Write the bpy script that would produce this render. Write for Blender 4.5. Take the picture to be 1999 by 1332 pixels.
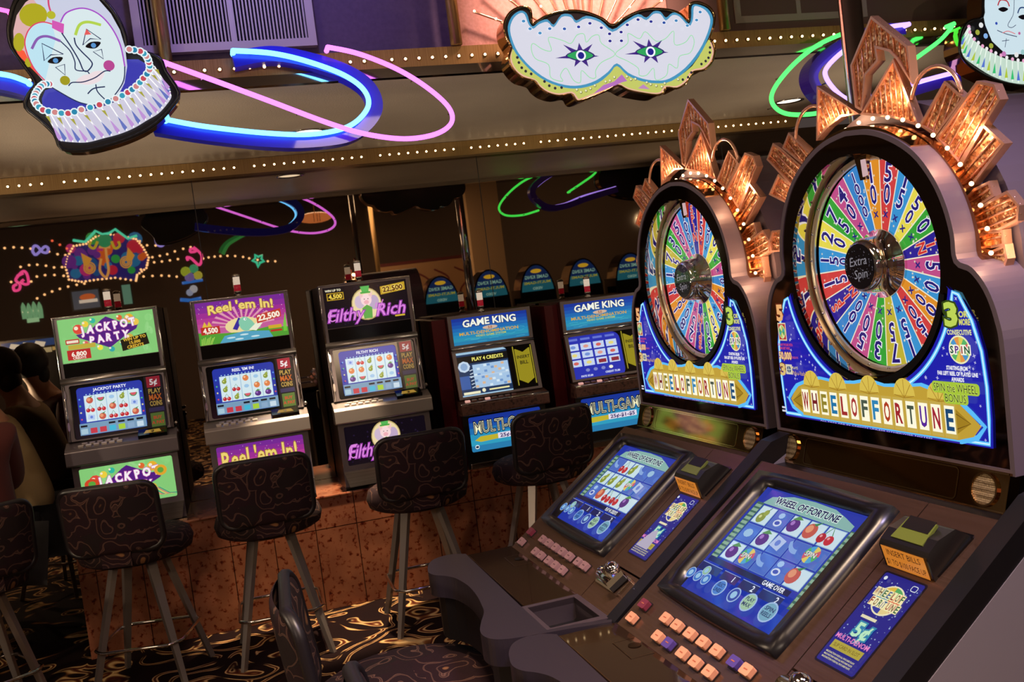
import bpy, math, random
import numpy as np
from mathutils import Vector, Matrix
from mathutils.geometry import tessellate_polygon

# ------------------------------------------------------------------ camera
scene = bpy.context.scene
for o in list(bpy.data.objects): bpy.data.objects.remove(o)
PI = math.pi
FPX, PITCH, ROLL, HEAD, EYE = 1888.78, .06113013, -.12422331, .2776401, 1.52
def _rot(v):
    c, s = math.cos(HEAD), math.sin(HEAD)
    return np.array([v[0]*c+v[1]*s, -v[0]*s+v[1]*c, v[2]])
_cp, _sp = math.cos(PITCH), math.sin(PITCH)
FW, UP0, RT0 = _rot([0, _cp, -_sp]), _rot([0, _sp, _cp]), _rot([1., 0, 0])
_c, _s = math.cos(ROLL), math.sin(ROLL)
RT, UP = _c*RT0+_s*UP0, -_s*RT0+_c*UP0
CAM = np.array([0, 0, EYE])
cd = bpy.data.cameras.new('camera')
cam = bpy.data.objects.new('camera', cd); scene.collection.objects.link(cam)
cd.sensor_width = 36; cd.lens = FPX/1999*36; cd.clip_start = .02; cd.clip_end = 100
cam.matrix_world = Matrix(((RT[0], UP[0], -FW[0], 0), (RT[1], UP[1], -FW[1], 0), (RT[2], UP[2], -FW[2], EYE), (0, 0, 0, 1)))
cd.dof.use_dof = True; cd.dof.focus_distance = 2.1; cd.dof.aperture_fstop = 18
scene.camera = cam
# ------------------------------------------------------------------ world and exposure
w = bpy.data.worlds.new('room_air'); scene.world = w; w.use_nodes = True
w.node_tree.nodes['Background'].inputs[0].default_value = (.06, .045, .04, 1)
w.node_tree.nodes['Background'].inputs[1].default_value = 1.0
vs = scene.view_settings
vs.view_transform = 'Standard'; vs.look = 'None'; vs.gamma = 1; vs.exposure = 0.0; vs.use_curve_mapping = False
scene.cycles.use_denoising = True
scene.cycles.max_bounces = 8; scene.cycles.glossy_bounces = 5; scene.cycles.sample_clamp_indirect = 4

def onpl(x, y, p0, n):           # where the sight line of a photo point meets a plane
    r = FW+RT*(x-999.5)/FPX-UP*(y-666)/FPX
    return CAM+r*(((p0-CAM)@n)/(r@n))
def on_z(x, y, z): return onpl(x, y, np.array([0, 0, z]), np.array([0, 0, 1.]))
def on_n(x, y, d):
    p = onpl(x, y, np.array([0, d, 0.]), np.array([0, 1., 0])); return (p[0], p[2])
YAW = -1.26542914-HEAD
MX = np.array([math.cos(YAW), math.sin(YAW), 0]); MY = np.array([-math.sin(YAW), math.cos(YAW), 0])
MO = _rot([.57270801, 1.6900547, -.39684662])+CAM     # wheel machine, hinge of deck and face
TILT = .62924959
MS = MY*math.cos(TILT)+np.array([0, 0, math.sin(TILT)])
def face_xy(x, y, dy=.048):
    p = onpl(x, y, MO+MY*dy, MY)-MO; return (p@MX, p[2])
def deck_xy(x, y):
    p = onpl(x, y, MO, np.cross(MX, MS))-MO; return (p@MX, p@MS)

# ------------------------------------------------------------------ lights
def lamp(kind, name, loc, energy, color, size=.1, rot=None, spot=None, blend=.4):
    l = bpy.data.lights.new(name, kind); l.energy = energy; l.color = color
    if kind == 'AREA': l.size = size
    else: l.shadow_soft_size = size
    if kind == 'SPOT': l.spot_size = spot; l.spot_blend = blend
    o = bpy.data.objects.new(name, l); scene.collection.objects.link(o); o.location = loc
    if rot: o.rotation_euler = rot
    return o
WARM = (1, .72, .45)
lamp('SPOT', 'downlight_or_fill_lamp', (.46, 4.62, 2.30), 420, WARM, .03, (math.radians(3), math.radians(5), 0), math.radians(33), .5)
lamp('SPOT', 'downlight_or_fill_lamp', (3.14, 4.80, 2.31), 50, WARM, .03, None, math.radians(90), .5)
lamp('SPOT', 'downlight_or_fill_lamp', (-.95, 4.2, 2.31), 12, WARM, .05, None, math.radians(95), .6)
lamp('SPOT', 'downlight_or_fill_lamp', (2.1, 4.1, 2.31), 10, WARM, .05, None, math.radians(95), .6)
lamp('SPOT', 'downlight_or_fill_lamp', (.35, .75, 3.0), 330, (1, .72, .5), .2, (math.radians(12), math.radians(14), 0), math.radians(75), .7)  # added warm fill over the wheel machine decks, no fixture there
lamp('SPOT', 'downlight_or_fill_lamp', (1.0, 0.3, 3.0), 190, (.75, .62, 1), .2, (math.radians(12), math.radians(10), 0), math.radians(80), .7)  # added violet fill for the same decks, no fixture there
for _q, _e, _c in (((-2.3, 2.3, 1.5), 75, (1, .74, .5)), ((-3.0, -1.2, 1.8), 90, (1, .78, .6)), ((6.0, -2.6, 2.2), 90, (1, .7, .42))):
    lamp('POINT', 'room_fill_lamp', _q, _e, _c, .05)  # added fill points outside the view, not bulbs of the room
for _q, _t, _e in (((-1.9, 4.0, 1.0), (.9, 4.5, 2.33), 150), ((4.3, 3.9, 1.0), (1.9, 4.4, 2.33), 120), ((-1.9, 3.0, 1.2), (1.2, 3.6, 2.5), 40)):
    _d = Vector(_q)-Vector(_t); lamp('SPOT', 'upward_fill_lamp', _q, _e, (1, .81, .56), .04, _d.to_track_quat('Z', 'Y').to_euler(), math.radians(70), .9)  # added unseen spots aimed up to brighten soffit and upper wall
lamp('AREA', 'ceiling_fill_lamp', (1.6, -2.2, 3.05), 130, (1, .7, .45), 1.6)  # added area fill for the space behind the camera, no real panel
lamp('AREA', 'ceiling_fill_lamp', (-1.6, 1.2, 3.05), 30, (1, .72, .5), 1.2)  # second added area fill, dimmer, also without a fixture
lamp('SPOT', 'wall_wash_lamp', (1.45, 2.9, 3.1), 170, (1, .55, .42), .1, (math.radians(52), 0, 0), math.radians(70), .8)
lamp('SPOT', 'purple_fill_lamp', (.25, 2.7, 3.1), 20, (.42, .3, 1), .1, (math.radians(58), 0, 0), math.radians(85), .8)  # added unseen spot, strengthens the neon's purple on the upper wall

# ------------------------------------------------------------------ materials
def lin(h):
    h = h.lstrip('#'); r = []
    for i in (0, 2, 4):
        v = int(h[i:i+2], 16)/255
        r.append(v/12.92 if v <= .04045 else ((v+.055)/1.055)**2.4)
    return (*r, 1)
MATS = {}
def P(col, rough=.5, metal=0., coat=0., spec=.5):
    k = f'paint_{col}_{rough}_{metal}_{coat}_{spec}'
    if k in MATS: return MATS[k]
    m = bpy.data.materials.new(k); m.use_nodes = True
    b = m.node_tree.nodes['Principled BSDF']
    b.inputs['Base Color'].default_value = lin(col); b.inputs['Roughness'].default_value = rough
    b.inputs['Metallic'].default_value = metal; b.inputs['Coat Weight'].default_value = coat
    b.inputs['Specular IOR Level'].default_value = spec
    MATS[k] = m; return m
def G(col, s=1., rough=.18):       # lit print or screen under glass
    k = f'glow_{col}_{s}_{rough}'
    if k in MATS: return MATS[k]
    m = bpy.data.materials.new(k); m.use_nodes = True
    b = m.node_tree.nodes['Principled BSDF']
    b.inputs['Base Color'].default_value = (.01, .01, .01, 1); b.inputs['Roughness'].default_value = rough
    b.inputs['Emission Color'].default_value = lin(col); b.inputs['Emission Strength'].default_value = s
    b.inputs['Specular IOR Level'].default_value = .35
    MATS[k] = m; return m
def N(name, build, rough=.5, metal=0., coat=0., spec=.5):
    if name in MATS: return MATS[name]
    m = bpy.data.materials.new(name); m.use_nodes = True; nt = m.node_tree
    b = nt.nodes['Principled BSDF']; b.inputs['Roughness'].default_value = rough; b.inputs['Metallic'].default_value = metal
    b.inputs['Coat Weight'].default_value = coat; b.inputs['Specular IOR Level'].default_value = spec
    tc = nt.nodes.new('ShaderNodeTexCoord')
    def nd(t, ins=None, **kw):
        n = nt.nodes.new('ShaderNode'+t)
        for a, v in kw.items(): setattr(n, a, v)
        for a, v in (ins or {}).items():
            if isinstance(v, bpy.types.NodeSocket): nt.links.new(v, n.inputs[a])
            else: n.inputs[a].default_value = v
        return n
    def ramp(fac, stops, interp='LINEAR'):
        n = nt.nodes.new('ShaderNodeValToRGB'); nt.links.new(fac, n.inputs[0]); cr = n.color_ramp; cr.interpolation = interp
        while len(cr.elements) < len(stops): cr.elements.new(.5)
        for e, (p, c) in zip(cr.elements, stops): e.position = p; e.color = lin(c) if isinstance(c, str) else c
        return n.outputs[0]
    def mix(fac, a, c, mode='MIX'):
        n = nt.nodes.new('ShaderNodeMix'); n.data_type = 'RGBA'; n.blend_type = mode
        for i, v in ((0, fac), (6, a), (7, c)):
            if isinstance(v, bpy.types.NodeSocket): nt.links.new(v, n.inputs[i])
            else: n.inputs[i].default_value = v
        return n.outputs[2]
    def bump(h, s, d=.01):
        n = nt.nodes.new('ShaderNodeBump'); nt.links.new(h, n.inputs['Height']); n.inputs['Strength'].default_value = s
        n.inputs['Distance'].default_value = d; nt.links.new(n.outputs[0], b.inputs['Normal'])
    build(nt, b, tc, nd, ramp, mix, bump); MATS[name] = m; return m

def _carpet(nt, b, tc, nd, ramp, mix, bump):
    O = tc.outputs['Object']
    n1 = nd('TexNoise', {'Vector': O, 'Scale': 2.8, 'Detail': 1.})
    dv = nd('VectorMath', {0: n1.outputs['Color'], 1: (.9, .9, 0)}, operation='MULTIPLY')
    av = nd('VectorMath', {0: O, 1: dv.outputs[0]}, operation='ADD')
    v = nd('TexVoronoi', {'Vector': av.outputs[0], 'Scale': 3.2}, feature='F1')
    w1 = nd('Math', {0: v.outputs['Distance'], 1: 19.}, operation='MULTIPLY')
    si = nd('Math', {0: w1.outputs[0]}, operation='SINE')
    sw = ramp(si.outputs[0], [(0, '#1a0e10'), (.38, '#221212'), (.46, '#7a4c28'), (.6, '#cfa870'), (.8, '#d8bc88'), (.9, '#8a5c34'), (1, '#4a1c18')])
    n2 = nd('TexNoise', {'Vector': O, 'Scale': 7., 'Detail': 2})
    mk = ramp(n2.outputs['Fac'], [(.38, (0, 0, 0, 1)), (.5, (1, 1, 1, 1))])
    c = mix(mk, lin('#1c0f10'), sw)
    n3 = nd('TexNoise', {'Vector': O, 'Scale': 380., 'Detail': 1})
    c = mix(.35, c, n3.outputs['Color'], 'OVERLAY')
    nt.links.new(c, b.inputs['Base Color']); bump(n3.outputs['Fac'], .5, .004)
def _fabric(nt, b, tc, nd, ramp, mix, bump):
    O = tc.outputs['Object']
    n1 = nd('TexNoise', {'Vector': O, 'Scale': 9., 'Detail': 1})
    dv = nd('VectorMath', {0: n1.outputs['Color'], 1: (.16, .16, .16)}, operation='MULTIPLY')
    av = nd('VectorMath', {0: O, 1: dv.outputs[0]}, operation='ADD')
    v = nd('TexVoronoi', {'Vector': av.outputs[0], 'Scale': 9.}, feature='F1')
    w1 = nd('Math', {0: v.outputs['Distance'], 1: 24.}, operation='MULTIPLY')
    si = nd('Math', {0: w1.outputs[0]}, operation='SINE')
    ln = ramp(si.outputs[0], [(0, (0, 0, 0, 1)), (.86, (0, 0, 0, 1)), (.93, (1, 1, 1, 1)), (1, (.2, .2, .2, 1))])
    c = mix(ln, lin('#221317'), lin('#846253'))
    fl = ramp(v.outputs['Distance'], [(0, (1, 1, 1, 1)), (.13, (1, 1, 1, 1)), (.17, (0, 0, 0, 1))])
    sel = nd('SeparateColor', {0: v.outputs['Color']})
    s2 = ramp(sel.outputs[0], [(.45, (0, 0, 0, 1)), (.5, (1, 1, 1, 1))])
    f2 = mix(1., fl, s2, 'MULTIPLY')
    c = mix(f2, c, lin('#9a6c44'))
    s3 = ramp(sel.outputs[1], [(.3, '#22141a'), (.6, '#2e141e'), (.9, '#1c1a18')])
    c = mix(.4, c, s3)
    n3 = nd('TexNoise', {'Vector': O, 'Scale': 500.})
    nt.links.new(c, b.inputs['Base Color']); bump(n3.outputs['Fac'], .3, .002)
def _marble(nt, b, tc, nd, ramp, mix, bump):
    O = tc.outputs['Object']
    n1 = nd('TexNoise', {'Vector': O, 'Scale': 34., 'Detail': 4, 'Roughness': .6})
    n2 = nd('TexNoise', {'Vector': O, 'Scale': 5., 'Detail': 3})
    c = ramp(n2.outputs['Fac'], [(.3, '#7c4a36'), (.7, '#9c6449')])
    sp = ramp(n1.outputs['Fac'], [(.33, '#7a4030'), (.40, '#d0a08c'), (.46, '#ffffff')])
    c = mix(1., c, sp, 'MULTIPLY')
    br = nd('TexBrick', {'Vector': nd('Mapping', {'Vector': O, 'Rotation': (PI/2, 0, 0), 'Location': (.13, 0, 0)}).outputs[0], 'Scale': 1., 'Mortar Size': .0025,
        'Brick Width': .205, 'Row Height': .41, 'Color1': (1, 1, 1, 1), 'Color2': (.92, .92, .92, 1), 'Mortar': (.12, .08, .06, 1)})
    br.offset = 0
    c = mix(1., c, br.outputs['Color'], 'MULTIPLY')
    nt.links.new(c, b.inputs['Base Color'])
def _soffit(nt, b, tc, nd, ramp, mix, bump):
    n1 = nd('TexNoise', {'Vector': tc.outputs['Object'], 'Scale': 160., 'Detail': 2})
    n2 = nd('TexNoise', {'Vector': tc.outputs['Object'], 'Scale': 2., 'Detail': 3})
    nt.links.new(ramp(n2.outputs['Fac'], [(.3, '#a09286'), (.7, '#b4a698')]), b.inputs['Base Color'])
    bump(n1.outputs['Fac'], .35, .004)
def _wall(nt, b, tc, nd, ramp, mix, bump):
    n1 = nd('TexNoise', {'Vector': tc.outputs['Object'], 'Scale': 60., 'Detail': 3})
    nt.links.new(ramp(n1.outputs['Fac'], [(.3, '#54456a'), (.7, '#5e4e74')]), b.inputs['Base Color']); bump(n1.outputs['Fac'], .15, .004)
def _salmon(nt, b, tc, nd, ramp, mix, bump):
    n1 = nd('TexNoise', {'Vector': tc.outputs['Object'], 'Scale': 90., 'Detail': 3})
    nt.links.new(ramp(n1.outputs['Fac'], [(.3, '#b08078'), (.7, '#c0908a')]), b.inputs['Base Color']); bump(n1.outputs['Fac'], .2, .004)
def _brushed(c1, c2, sc=(4, 300, 300)):
    def f(nt, b, tc, nd, ramp, mix, bump):
        mp = nd('Mapping', {'Vector': tc.outputs['Object'], 'Scale': sc})
        n1 = nd('TexNoise', {'Vector': mp.outputs[0], 'Scale': 1., 'Detail': 2})
        nt.links.new(ramp(n1.outputs['Fac'], [(.3, c1), (.7, c2)]), b.inputs['Base Color']); bump(n1.outputs['Fac'], .05, .001)
    return f
def _glitter(nt, b, tc, nd, ramp, mix, bump):
    v = nd('TexVoronoi', {'Vector': tc.outputs['Object'], 'Scale': 260.})
    sc_ = nd('SeparateColor', {0: v.outputs['Color']})
    nt.links.new(ramp(sc_.outputs[0], [(0, '#8a5030'), (.7, '#c88858'), (1, '#ffe8b8')]), b.inputs['Base Color'])
    nt.links.new(ramp(sc_.outputs[1], [(0, (.12, .12, .12, 1)), (1, (.5, .5, .5, 1))]), b.inputs['Roughness'])
    bump(sc_.outputs[2], .35, .002)
def _stone(nt, b, tc, nd, ramp, mix, bump):
    n1 = nd('TexNoise', {'Vector': tc.outputs['Object'], 'Scale': 40., 'Detail': 5})
    nt.links.new(ramp(n1.outputs['Fac'], [(.35, '#2a1c1a'), (.5, '#5c4038'), (.65, '#3a2824')]), b.inputs['Base Color'])
def _mesh(nt, b, tc, nd, ramp, mix, bump):
    mp = nd('Mapping', {'Vector': tc.outputs['Object'], 'Scale': (1, 1, 1)})
    v = nd('TexVoronoi', {'Vector': mp.outputs[0], 'Scale': 330.}); v.inputs['Randomness'].default_value = .1
    nt.links.new(ramp(v.outputs['Distance'], [(.3, '#c8b48c'), (.55, '#6a5638')]), b.inputs['Base Color']); bump(v.outputs['Distance'], .5, .002)
M_CARPET = N('carpet_swirls', _carpet, .95, spec=.1)
M_FABRIC = N('floral_tapestry', _fabric, .85, spec=.2)
M_MARBLE = N('red_marble_tile', _marble, .25)
M_SOFFIT = N('textured_soffit_paint', _soffit, .42)
M_WALL = N('purple_wall_paint', _wall, .6)
M_SALMON = N('salmon_wall_paint', _salmon, .6)
M_DECK = N('brushed_bronze', _brushed('#604838', '#6a5142'), .22, .75)
M_BRASS = N('brushed_brass', _brushed('#8a6c40', '#a88a58', (300, 300, 4)), .35, .55)
M_STEEL = N('brushed_steel', _brushed('#86807e', '#9a9492'), .3, .85)
M_GLIT = N('copper_glitter', _glitter, .3, .55)
M_STONE = N('dark_granite_laminate', _stone, .3)
M_MESH = N('perforated_metal', _mesh, .4, .7)
M_CHROME = P('#d8d4d0', .08, 1.)
M_GOLDCHROME = P('#c9a06a', .1, 1.)
M_COPPER = P('#dcaa90', .25, .7)
M_MIRROR = P('#9a8e80', .015, 1.)
M_BLACKGLASS = P('#8c7a6c', .04, 1.)
M_TAUPE = P('#695d66', .42, .2)
M_BLACK = P('#0c0b0d', .35)
M_BLACKG = P('#0a0a0c', .12)
M_PAD = P('#262129', .3)
M_DARK = P('#1a1418', .5)

def glass_mat():
    m = bpy.data.materials.new('clear_pane'); m.use_nodes = True; nt = m.node_tree; nt.nodes.clear()
    o = nt.nodes.new('ShaderNodeOutputMaterial'); t = nt.nodes.new('ShaderNodeBsdfTransparent'); g = nt.nodes.new('ShaderNodeBsdfGlossy')
    g.inputs['Roughness'].default_value = .02; mx = nt.nodes.new('ShaderNodeMixShader'); mx.inputs[0].default_value = .07
    nt.links.new(t.outputs[0], mx.inputs[1]); nt.links.new(g.outputs[0], mx.inputs[2]); nt.links.new(mx.outputs[0], o.inputs[0]); return m
M_GLASS = glass_mat()

# ------------------------------------------------------------------ mesh builder
_FC = {}
def glyphs(s, bold):
    k = (s, bold)
    if k in _FC: return _FC[k]
    cu = bpy.data.curves.new('t', 'FONT'); cu.body = s; cu.size = 1; cu.resolution_u = 2; cu.offset = bold; cu.fill_mode = 'FRONT'
    ob = bpy.data.objects.new('t', cu); scene.collection.objects.link(ob)
    dg = bpy.context.evaluated_depsgraph_get(); me = bpy.data.meshes.new_from_object(ob.evaluated_get(dg))
    v = [(a.co.x, a.co.y) for a in me.vertices]; f = [tuple(p.vertices) for p in me.polygons]
    bpy.data.objects.remove(ob); bpy.data.curves.remove(cu); bpy.data.meshes.remove(me)
    _FC[k] = (v, f); return v, f
def V3(p): return Vector((float(p[0]), float(p[1]), float(p[2])))
class Fr:                                   # a local frame: a along ex, b along ey, c along ex x ey
    def __init__(s, o=(0, 0, 0), ex=(1, 0, 0), ey=(0, 1, 0)):
        s.o = V3(o); s.ex = V3(ex).normalized(); s.ey = V3(ey).normalized(); s.en = s.ex.cross(s.ey)
    def __call__(s, a, b, c=0.): return s.o+s.ex*a+s.ey*b+s.en*c
ID = Fr()
def FACE(x, y, z): return Fr((x, y, z), (1, 0, 0), (0, 0, 1))      # looks towards -y
class MB:
    def __init__(s): s.v = []; s.f = []; s.m = []; s.mats = []; s.sm = []; s.L = 0; s.step = .00035
    def mi(s, m):
        if m not in s.mats: s.mats.append(m)
        return s.mats.index(m)
    def add(s, vs_, fs, m, smooth=False):
        b = len(s.v); s.v += [tuple(p) for p in vs_]; i = s.mi(m)
        for f in fs: s.f.append(tuple(b+j for j in f)); s.m.append(i); s.sm.append(smooth)
    def box(s, x0, x1, y0, y1, z0, z1, m, fr=ID):
        vs_ = [fr(x, y, z) for z in (z0, z1) for y in (y0, y1) for x in (x0, x1)]
        s.add(vs_, [(0, 2, 3, 1), (4, 5, 7, 6), (0, 1, 5, 4), (2, 6, 7, 3), (0, 4, 6, 2), (1, 3, 7, 5)], m); return s
    def prism(s, poly, c0, c1, m, fr=ID, holes=(), side=None, smooth=False, back=True):
        loops = [list(poly)]+[list(h) for h in holes]
        tris = tessellate_polygon([[Vector((p[0], p[1], 0)) for p in l] for l in loops])
        flat = [p for l in loops for p in l]; n = len(flat)
        s.add([fr(p[0], p[1], c1) for p in flat], tris, m)
        if c0 is not None and c0 != c1:
            if back: s.add([fr(p[0], p[1], c0) for p in flat], [t[::-1] for t in tris], m)
            for l in loops:
                k = len(l); vv = [fr(p[0], p[1], c0) for p in l]+[fr(p[0], p[1], c1) for p in l]
                s.add(vv, [(i, (i+1) % k, k+(i+1) % k, k+i) for i in range(k)], side or m, smooth)
        return s
    def tube(s, pts, r, m, n=8, closed=False, fr=None, cap=True):
        P_ = [V3(p) if fr is None else fr(*p) for p in pts]; k = len(P_)
        rs = r if isinstance(r, (list, tuple)) else [r]*k
        vs_ = []; up = None
        for i, p in enumerate(P_):
            a = P_[(i-1) % k] if (closed or i > 0) else p; c = P_[(i+1) % k] if (closed or i < k-1) else p
            t = (c-a); t = t.normalized() if t.length > 1e-9 else Vector((0, 0, 1))
            if up is None: up = t.orthogonal().normalized()
            up = (up-t*up.dot(t)); up = up.normalized() if up.length > 1e-6 else t.orthogonal().normalized()
            sd = t.cross(up)
            for j in range(n):
                an = 2*PI*j/n; vs_.append(p+(up*math.cos(an)+sd*math.sin(an))*rs[i])
        fs = []
        for i in range(k if closed else k-1):
            for j in range(n):
                a = i*n+j; b_ = i*n+(j+1) % n; i2 = ((i+1) % k)*n
                fs.append((a, b_, i2+(j+1) % n, i2+j))
        if cap and not closed: fs += [tuple(range(n))[::-1], tuple((k-1)*n+j for j in range(n))]
        s.add(vs_, fs, m, True); return s
    def lathe(s, prof, m, o=(0, 0, 0), axis='z', n=24, smooth=True):
        vs_ = []
        for r, h in prof:
            for j in range(n):
                an = 2*PI*j/n; a, b = r*math.cos(an), r*math.sin(an)
                q = (a, b, h) if axis == 'z' else (a, h, b) if axis == 'y' else (h, a, b)
                vs_.append((o[0]+q[0], o[1]+q[1], o[2]+q[2]))
        k = len(prof); fs = [(i*n+j, i*n+(j+1) % n, (i+1)*n+(j+1) % n, (i+1)*n+j) for i in range(k-1) for j in range(n)]
        if prof[0][0] > 1e-6: fs.append(tuple(range(n))[::-1])
        if prof[-1][0] > 1e-6: fs.append(tuple((k-1)*n+j for j in range(n)))
        s.add(vs_, fs, m, smooth); return s
    def ball(s, o, r, m, n=8, sc=(1, 1, 1)):
        vs_ = []; k = max(3, n//2)
        for i in range(k+1):
            ph = PI*i/k
            for j in range(n):
                an = 2*PI*j/n; vs_.append((o[0]+r*sc[0]*math.sin(ph)*math.cos(an), o[1]+r*sc[1]*math.sin(ph)*math.sin(an), o[2]+r*sc[2]*math.cos(ph)))
        s.add(vs_, [(i*n+j, i*n+(j+1) % n, (i+1)*n+(j+1) % n, (i+1)*n+j) for i in range(k) for j in range(n)], m, True); return s
    # flat art in layers on a frame
    def lay(s): s.L += 1; return s.L*s.step
    def poly(s, pts, m, fr, c=None):
        s.prism(pts, None, s.lay() if c is None else c, m, fr); return s
    def rect(s, a0, a1, b0, b1, m, fr, c=None): return s.poly([(a0, b0), (a1, b0), (a1, b1), (a0, b1)], m, fr, c)
    def disc(s, a, b, r, m, fr, ry=None, n=20, rot=0, c=None):
        ry = ry or r; cr, sr = math.cos(rot), math.sin(rot); q = []
        for i in range(n):
            t = 2*PI*i/n; x, y = r*math.cos(t), ry*math.sin(t); q.append((a+x*cr-y*sr, b+x*sr+y*cr))
        return s.poly(q, m, fr, c)
    def line(s, pts, wd, m, fr, closed=False, c=None):
        c = s.lay() if c is None else c; k = len(pts); P_ = [Vector((p[0], p[1])) for p in pts]; vs_ = []
        for i in range(k):
            a = P_[(i-1) % k] if (closed or i > 0) else P_[i]; b_ = P_[(i+1) % k] if (closed or i < k-1) else P_[i]
            t = b_-a; t = t.normalized() if t.length > 1e-9 else Vector((1, 0)); nn = Vector((-t.y, t.x))*wd/2
            vs_ += [fr(*(P_[i]+nn), c), fr(*(P_[i]-nn), c)]
        s.add(vs_, [(2*i, 2*i+1, (2*((i+1) % k))+1, 2*((i+1) % k)) for i in range(k if closed else k-1)], m); return s
    def text(s, str_, a, b, h, m, fr, bold=0., width=None, rot=0, align='c', shear=0., sx=1., arc=0., out=None, ow=.03, c=None):
        if out is not None: s.text(str_, a, b, h, out, fr, bold+ow, width, rot, align, shear, sx, arc)
        v, f = glyphs(str_, bold)
        if not v: return s
        v0, _ = glyphs(str_, 0.)
        x0 = min(p[0] for p in v0); x1 = max(p[0] for p in v0); y0 = min(0, 0); sc = h/.69
        fx = sc*sx if width is None else width/(x1-x0)
        ox = (x0+x1)/2 if align == 'c' else x0
        cr, sr = math.cos(rot), math.sin(rot); c = s.lay() if c is None else c; out_ = []
        for p in v:
            x = (p[0]-ox)*fx; y = p[1]*sc-h/2; x += y*shear
            if arc: y += arc*(1-(2*x/((x1-x0)*fx))**2)
            out_.append(fr(a+x*cr-y*sr, b+x*sr+y*cr, c))
        s.add(out_, f, m); return s
    def star(s, a, b, r, m, fr, n=5, rr=.42, rot=0, c=None):
        q = [((r if i % 2 == 0 else r*rr)*math.sin(rot+PI*i/n)+a, (r if i % 2 == 0 else r*rr)*math.cos(rot+PI*i/n)+b) for i in range(2*n)]
        return s.poly(q, m, fr, c)
    def build(s, name, parent=None, loc=None, bevel=0):
        me = bpy.data.meshes.new(name); me.from_pydata([tuple(p) for p in s.v], [], s.f)
        for m in s.mats: me.materials.append(m)
        me.polygons.foreach_set('material_index', s.m); me.polygons.foreach_set('use_smooth', s.sm); me.update()
        o = bpy.data.objects.new(name, me); scene.collection.objects.link(o)
        if parent is not None: o.parent = parent
        if loc is not None: o.location = loc
        if bevel:
            bv = o.modifiers.new('edge', 'BEVEL'); bv.width = bevel; bv.segments = 2; bv.limit_method = 'ANGLE'; bv.angle_limit = .7
        return o
def thing(name, label, cat, loc=(0, 0, 0), rz=0, group=None):
    o = bpy.data.objects.new(name, None); scene.collection.objects.link(o); o.empty_display_size = .1
    o.location = [float(c) for c in loc]; o.rotation_euler = (0, 0, rz); o['label'] = label; o['category'] = cat
    if group: o['group'] = group
    return o
def tag(o, label, cat, group=None, kind=None):
    o['label'] = label; o['category'] = cat
    if group: o['group'] = group
    if kind: o['kind'] = kind
    return o
def struct(o): o['kind'] = 'structure'; return o
def rrect(x0, x1, y0, y1, r, n=5):
    q = []
    for cx, cy, a0 in ((x1-r, y1-r, 0), (x0+r, y1-r, 90), (x0+r, y0+r, 180), (x1-r, y0+r, 270)):
        for i in range(n+1):
            a = math.radians(a0+90*i/n); q.append((cx+r*math.cos(a), cy+r*math.sin(a)))
    return q
def arc(cx, cy, r, a0, a1, n=24, ry=None):
    ry = ry or r
    return [(cx+r*math.cos(math.radians(a0+(a1-a0)*i/n)), cy+ry*math.sin(math.radians(a0+(a1-a0)*i/n))) for i in range(n+1)]
def spline(pts, k=8, closed=False):
    n = len(pts); out = []
    g = lambda i: pts[i % n] if closed else pts[min(max(i, 0), n-1)]
    for i in range(n if closed else n-1):
        p0, p1, p2, p3 = g(i-1), g(i), g(i+1), g(i+2)
        for j in range(k):
            t = j/k; out.append(tuple(.5*((2*b)+(-a+c)*t+(2*a-5*b+4*c-d)*t*t+(-a+3*b-3*c+d)*t**3) for a, b, c, d in zip(p0, p1, p2, p3)))
    if not closed: out.append(tuple(pts[-1]))
    return out
# ------------------------------------------------------------------ the room
MIRY = 5.353
def simple(name, x0, x1, y0, y1, z0, z1, m, bevel=0):
    return MB().box(x0, x1, y0, y1, z0, z1, m).build(name, bevel=bevel)
struct(simple('floor', -7, 8, -6, 6.2, -.05, 0, M_CARPET))
DARKWALL = P('#4a3a34', .7); DARKCEIL = P('#5a4c48', .75)
struct(simple('ceiling', -7, 8, -6, 3.6, 3.2, 3.25, DARKCEIL))
struct(simple('wall_behind', -7, 8, -5.2, -5.1, 0, 3.2, P('#55453a', .7)))
mw = MB().box(-3.2, 5.5, MIRY, MIRY+.05, 0, 2.25, M_MIRROR)
for sx in (-1.6, -.1, 1.45, 3.0, 4.5): mw.box(sx-.002, sx+.002, MIRY-.001, MIRY, 0, 2.25, M_BLACK)
struct(mw.build('wall_back'))
struct(simple('ceiling', -7, 8, 3.52, 5.5, 2.33, 2.4, M_SOFFIT))
struct(simple('wall_upper', -7, 8, 3.6, 3.7, 2.39, 3.2, M_WALL))
struct(simple('wall_salmon', .95, 1.80, 3.52, 3.6, 2.405, 3.2, M_SALMON))
struct(simple('wall_right_upper', 1.80, 6, 3.56, 3.6, 2.405, 3.2, P('#6a5450', .6)))
def rod(name, x, y, z0, z1, r, m, label, cat='pole', group=None):
    return tag(MB().lathe([(r, z0), (r, z1)], m, (x, y, 0), n=20).build(name), label, cat, group)
BULB = G('#ffd9a0', 6., .5)
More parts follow.
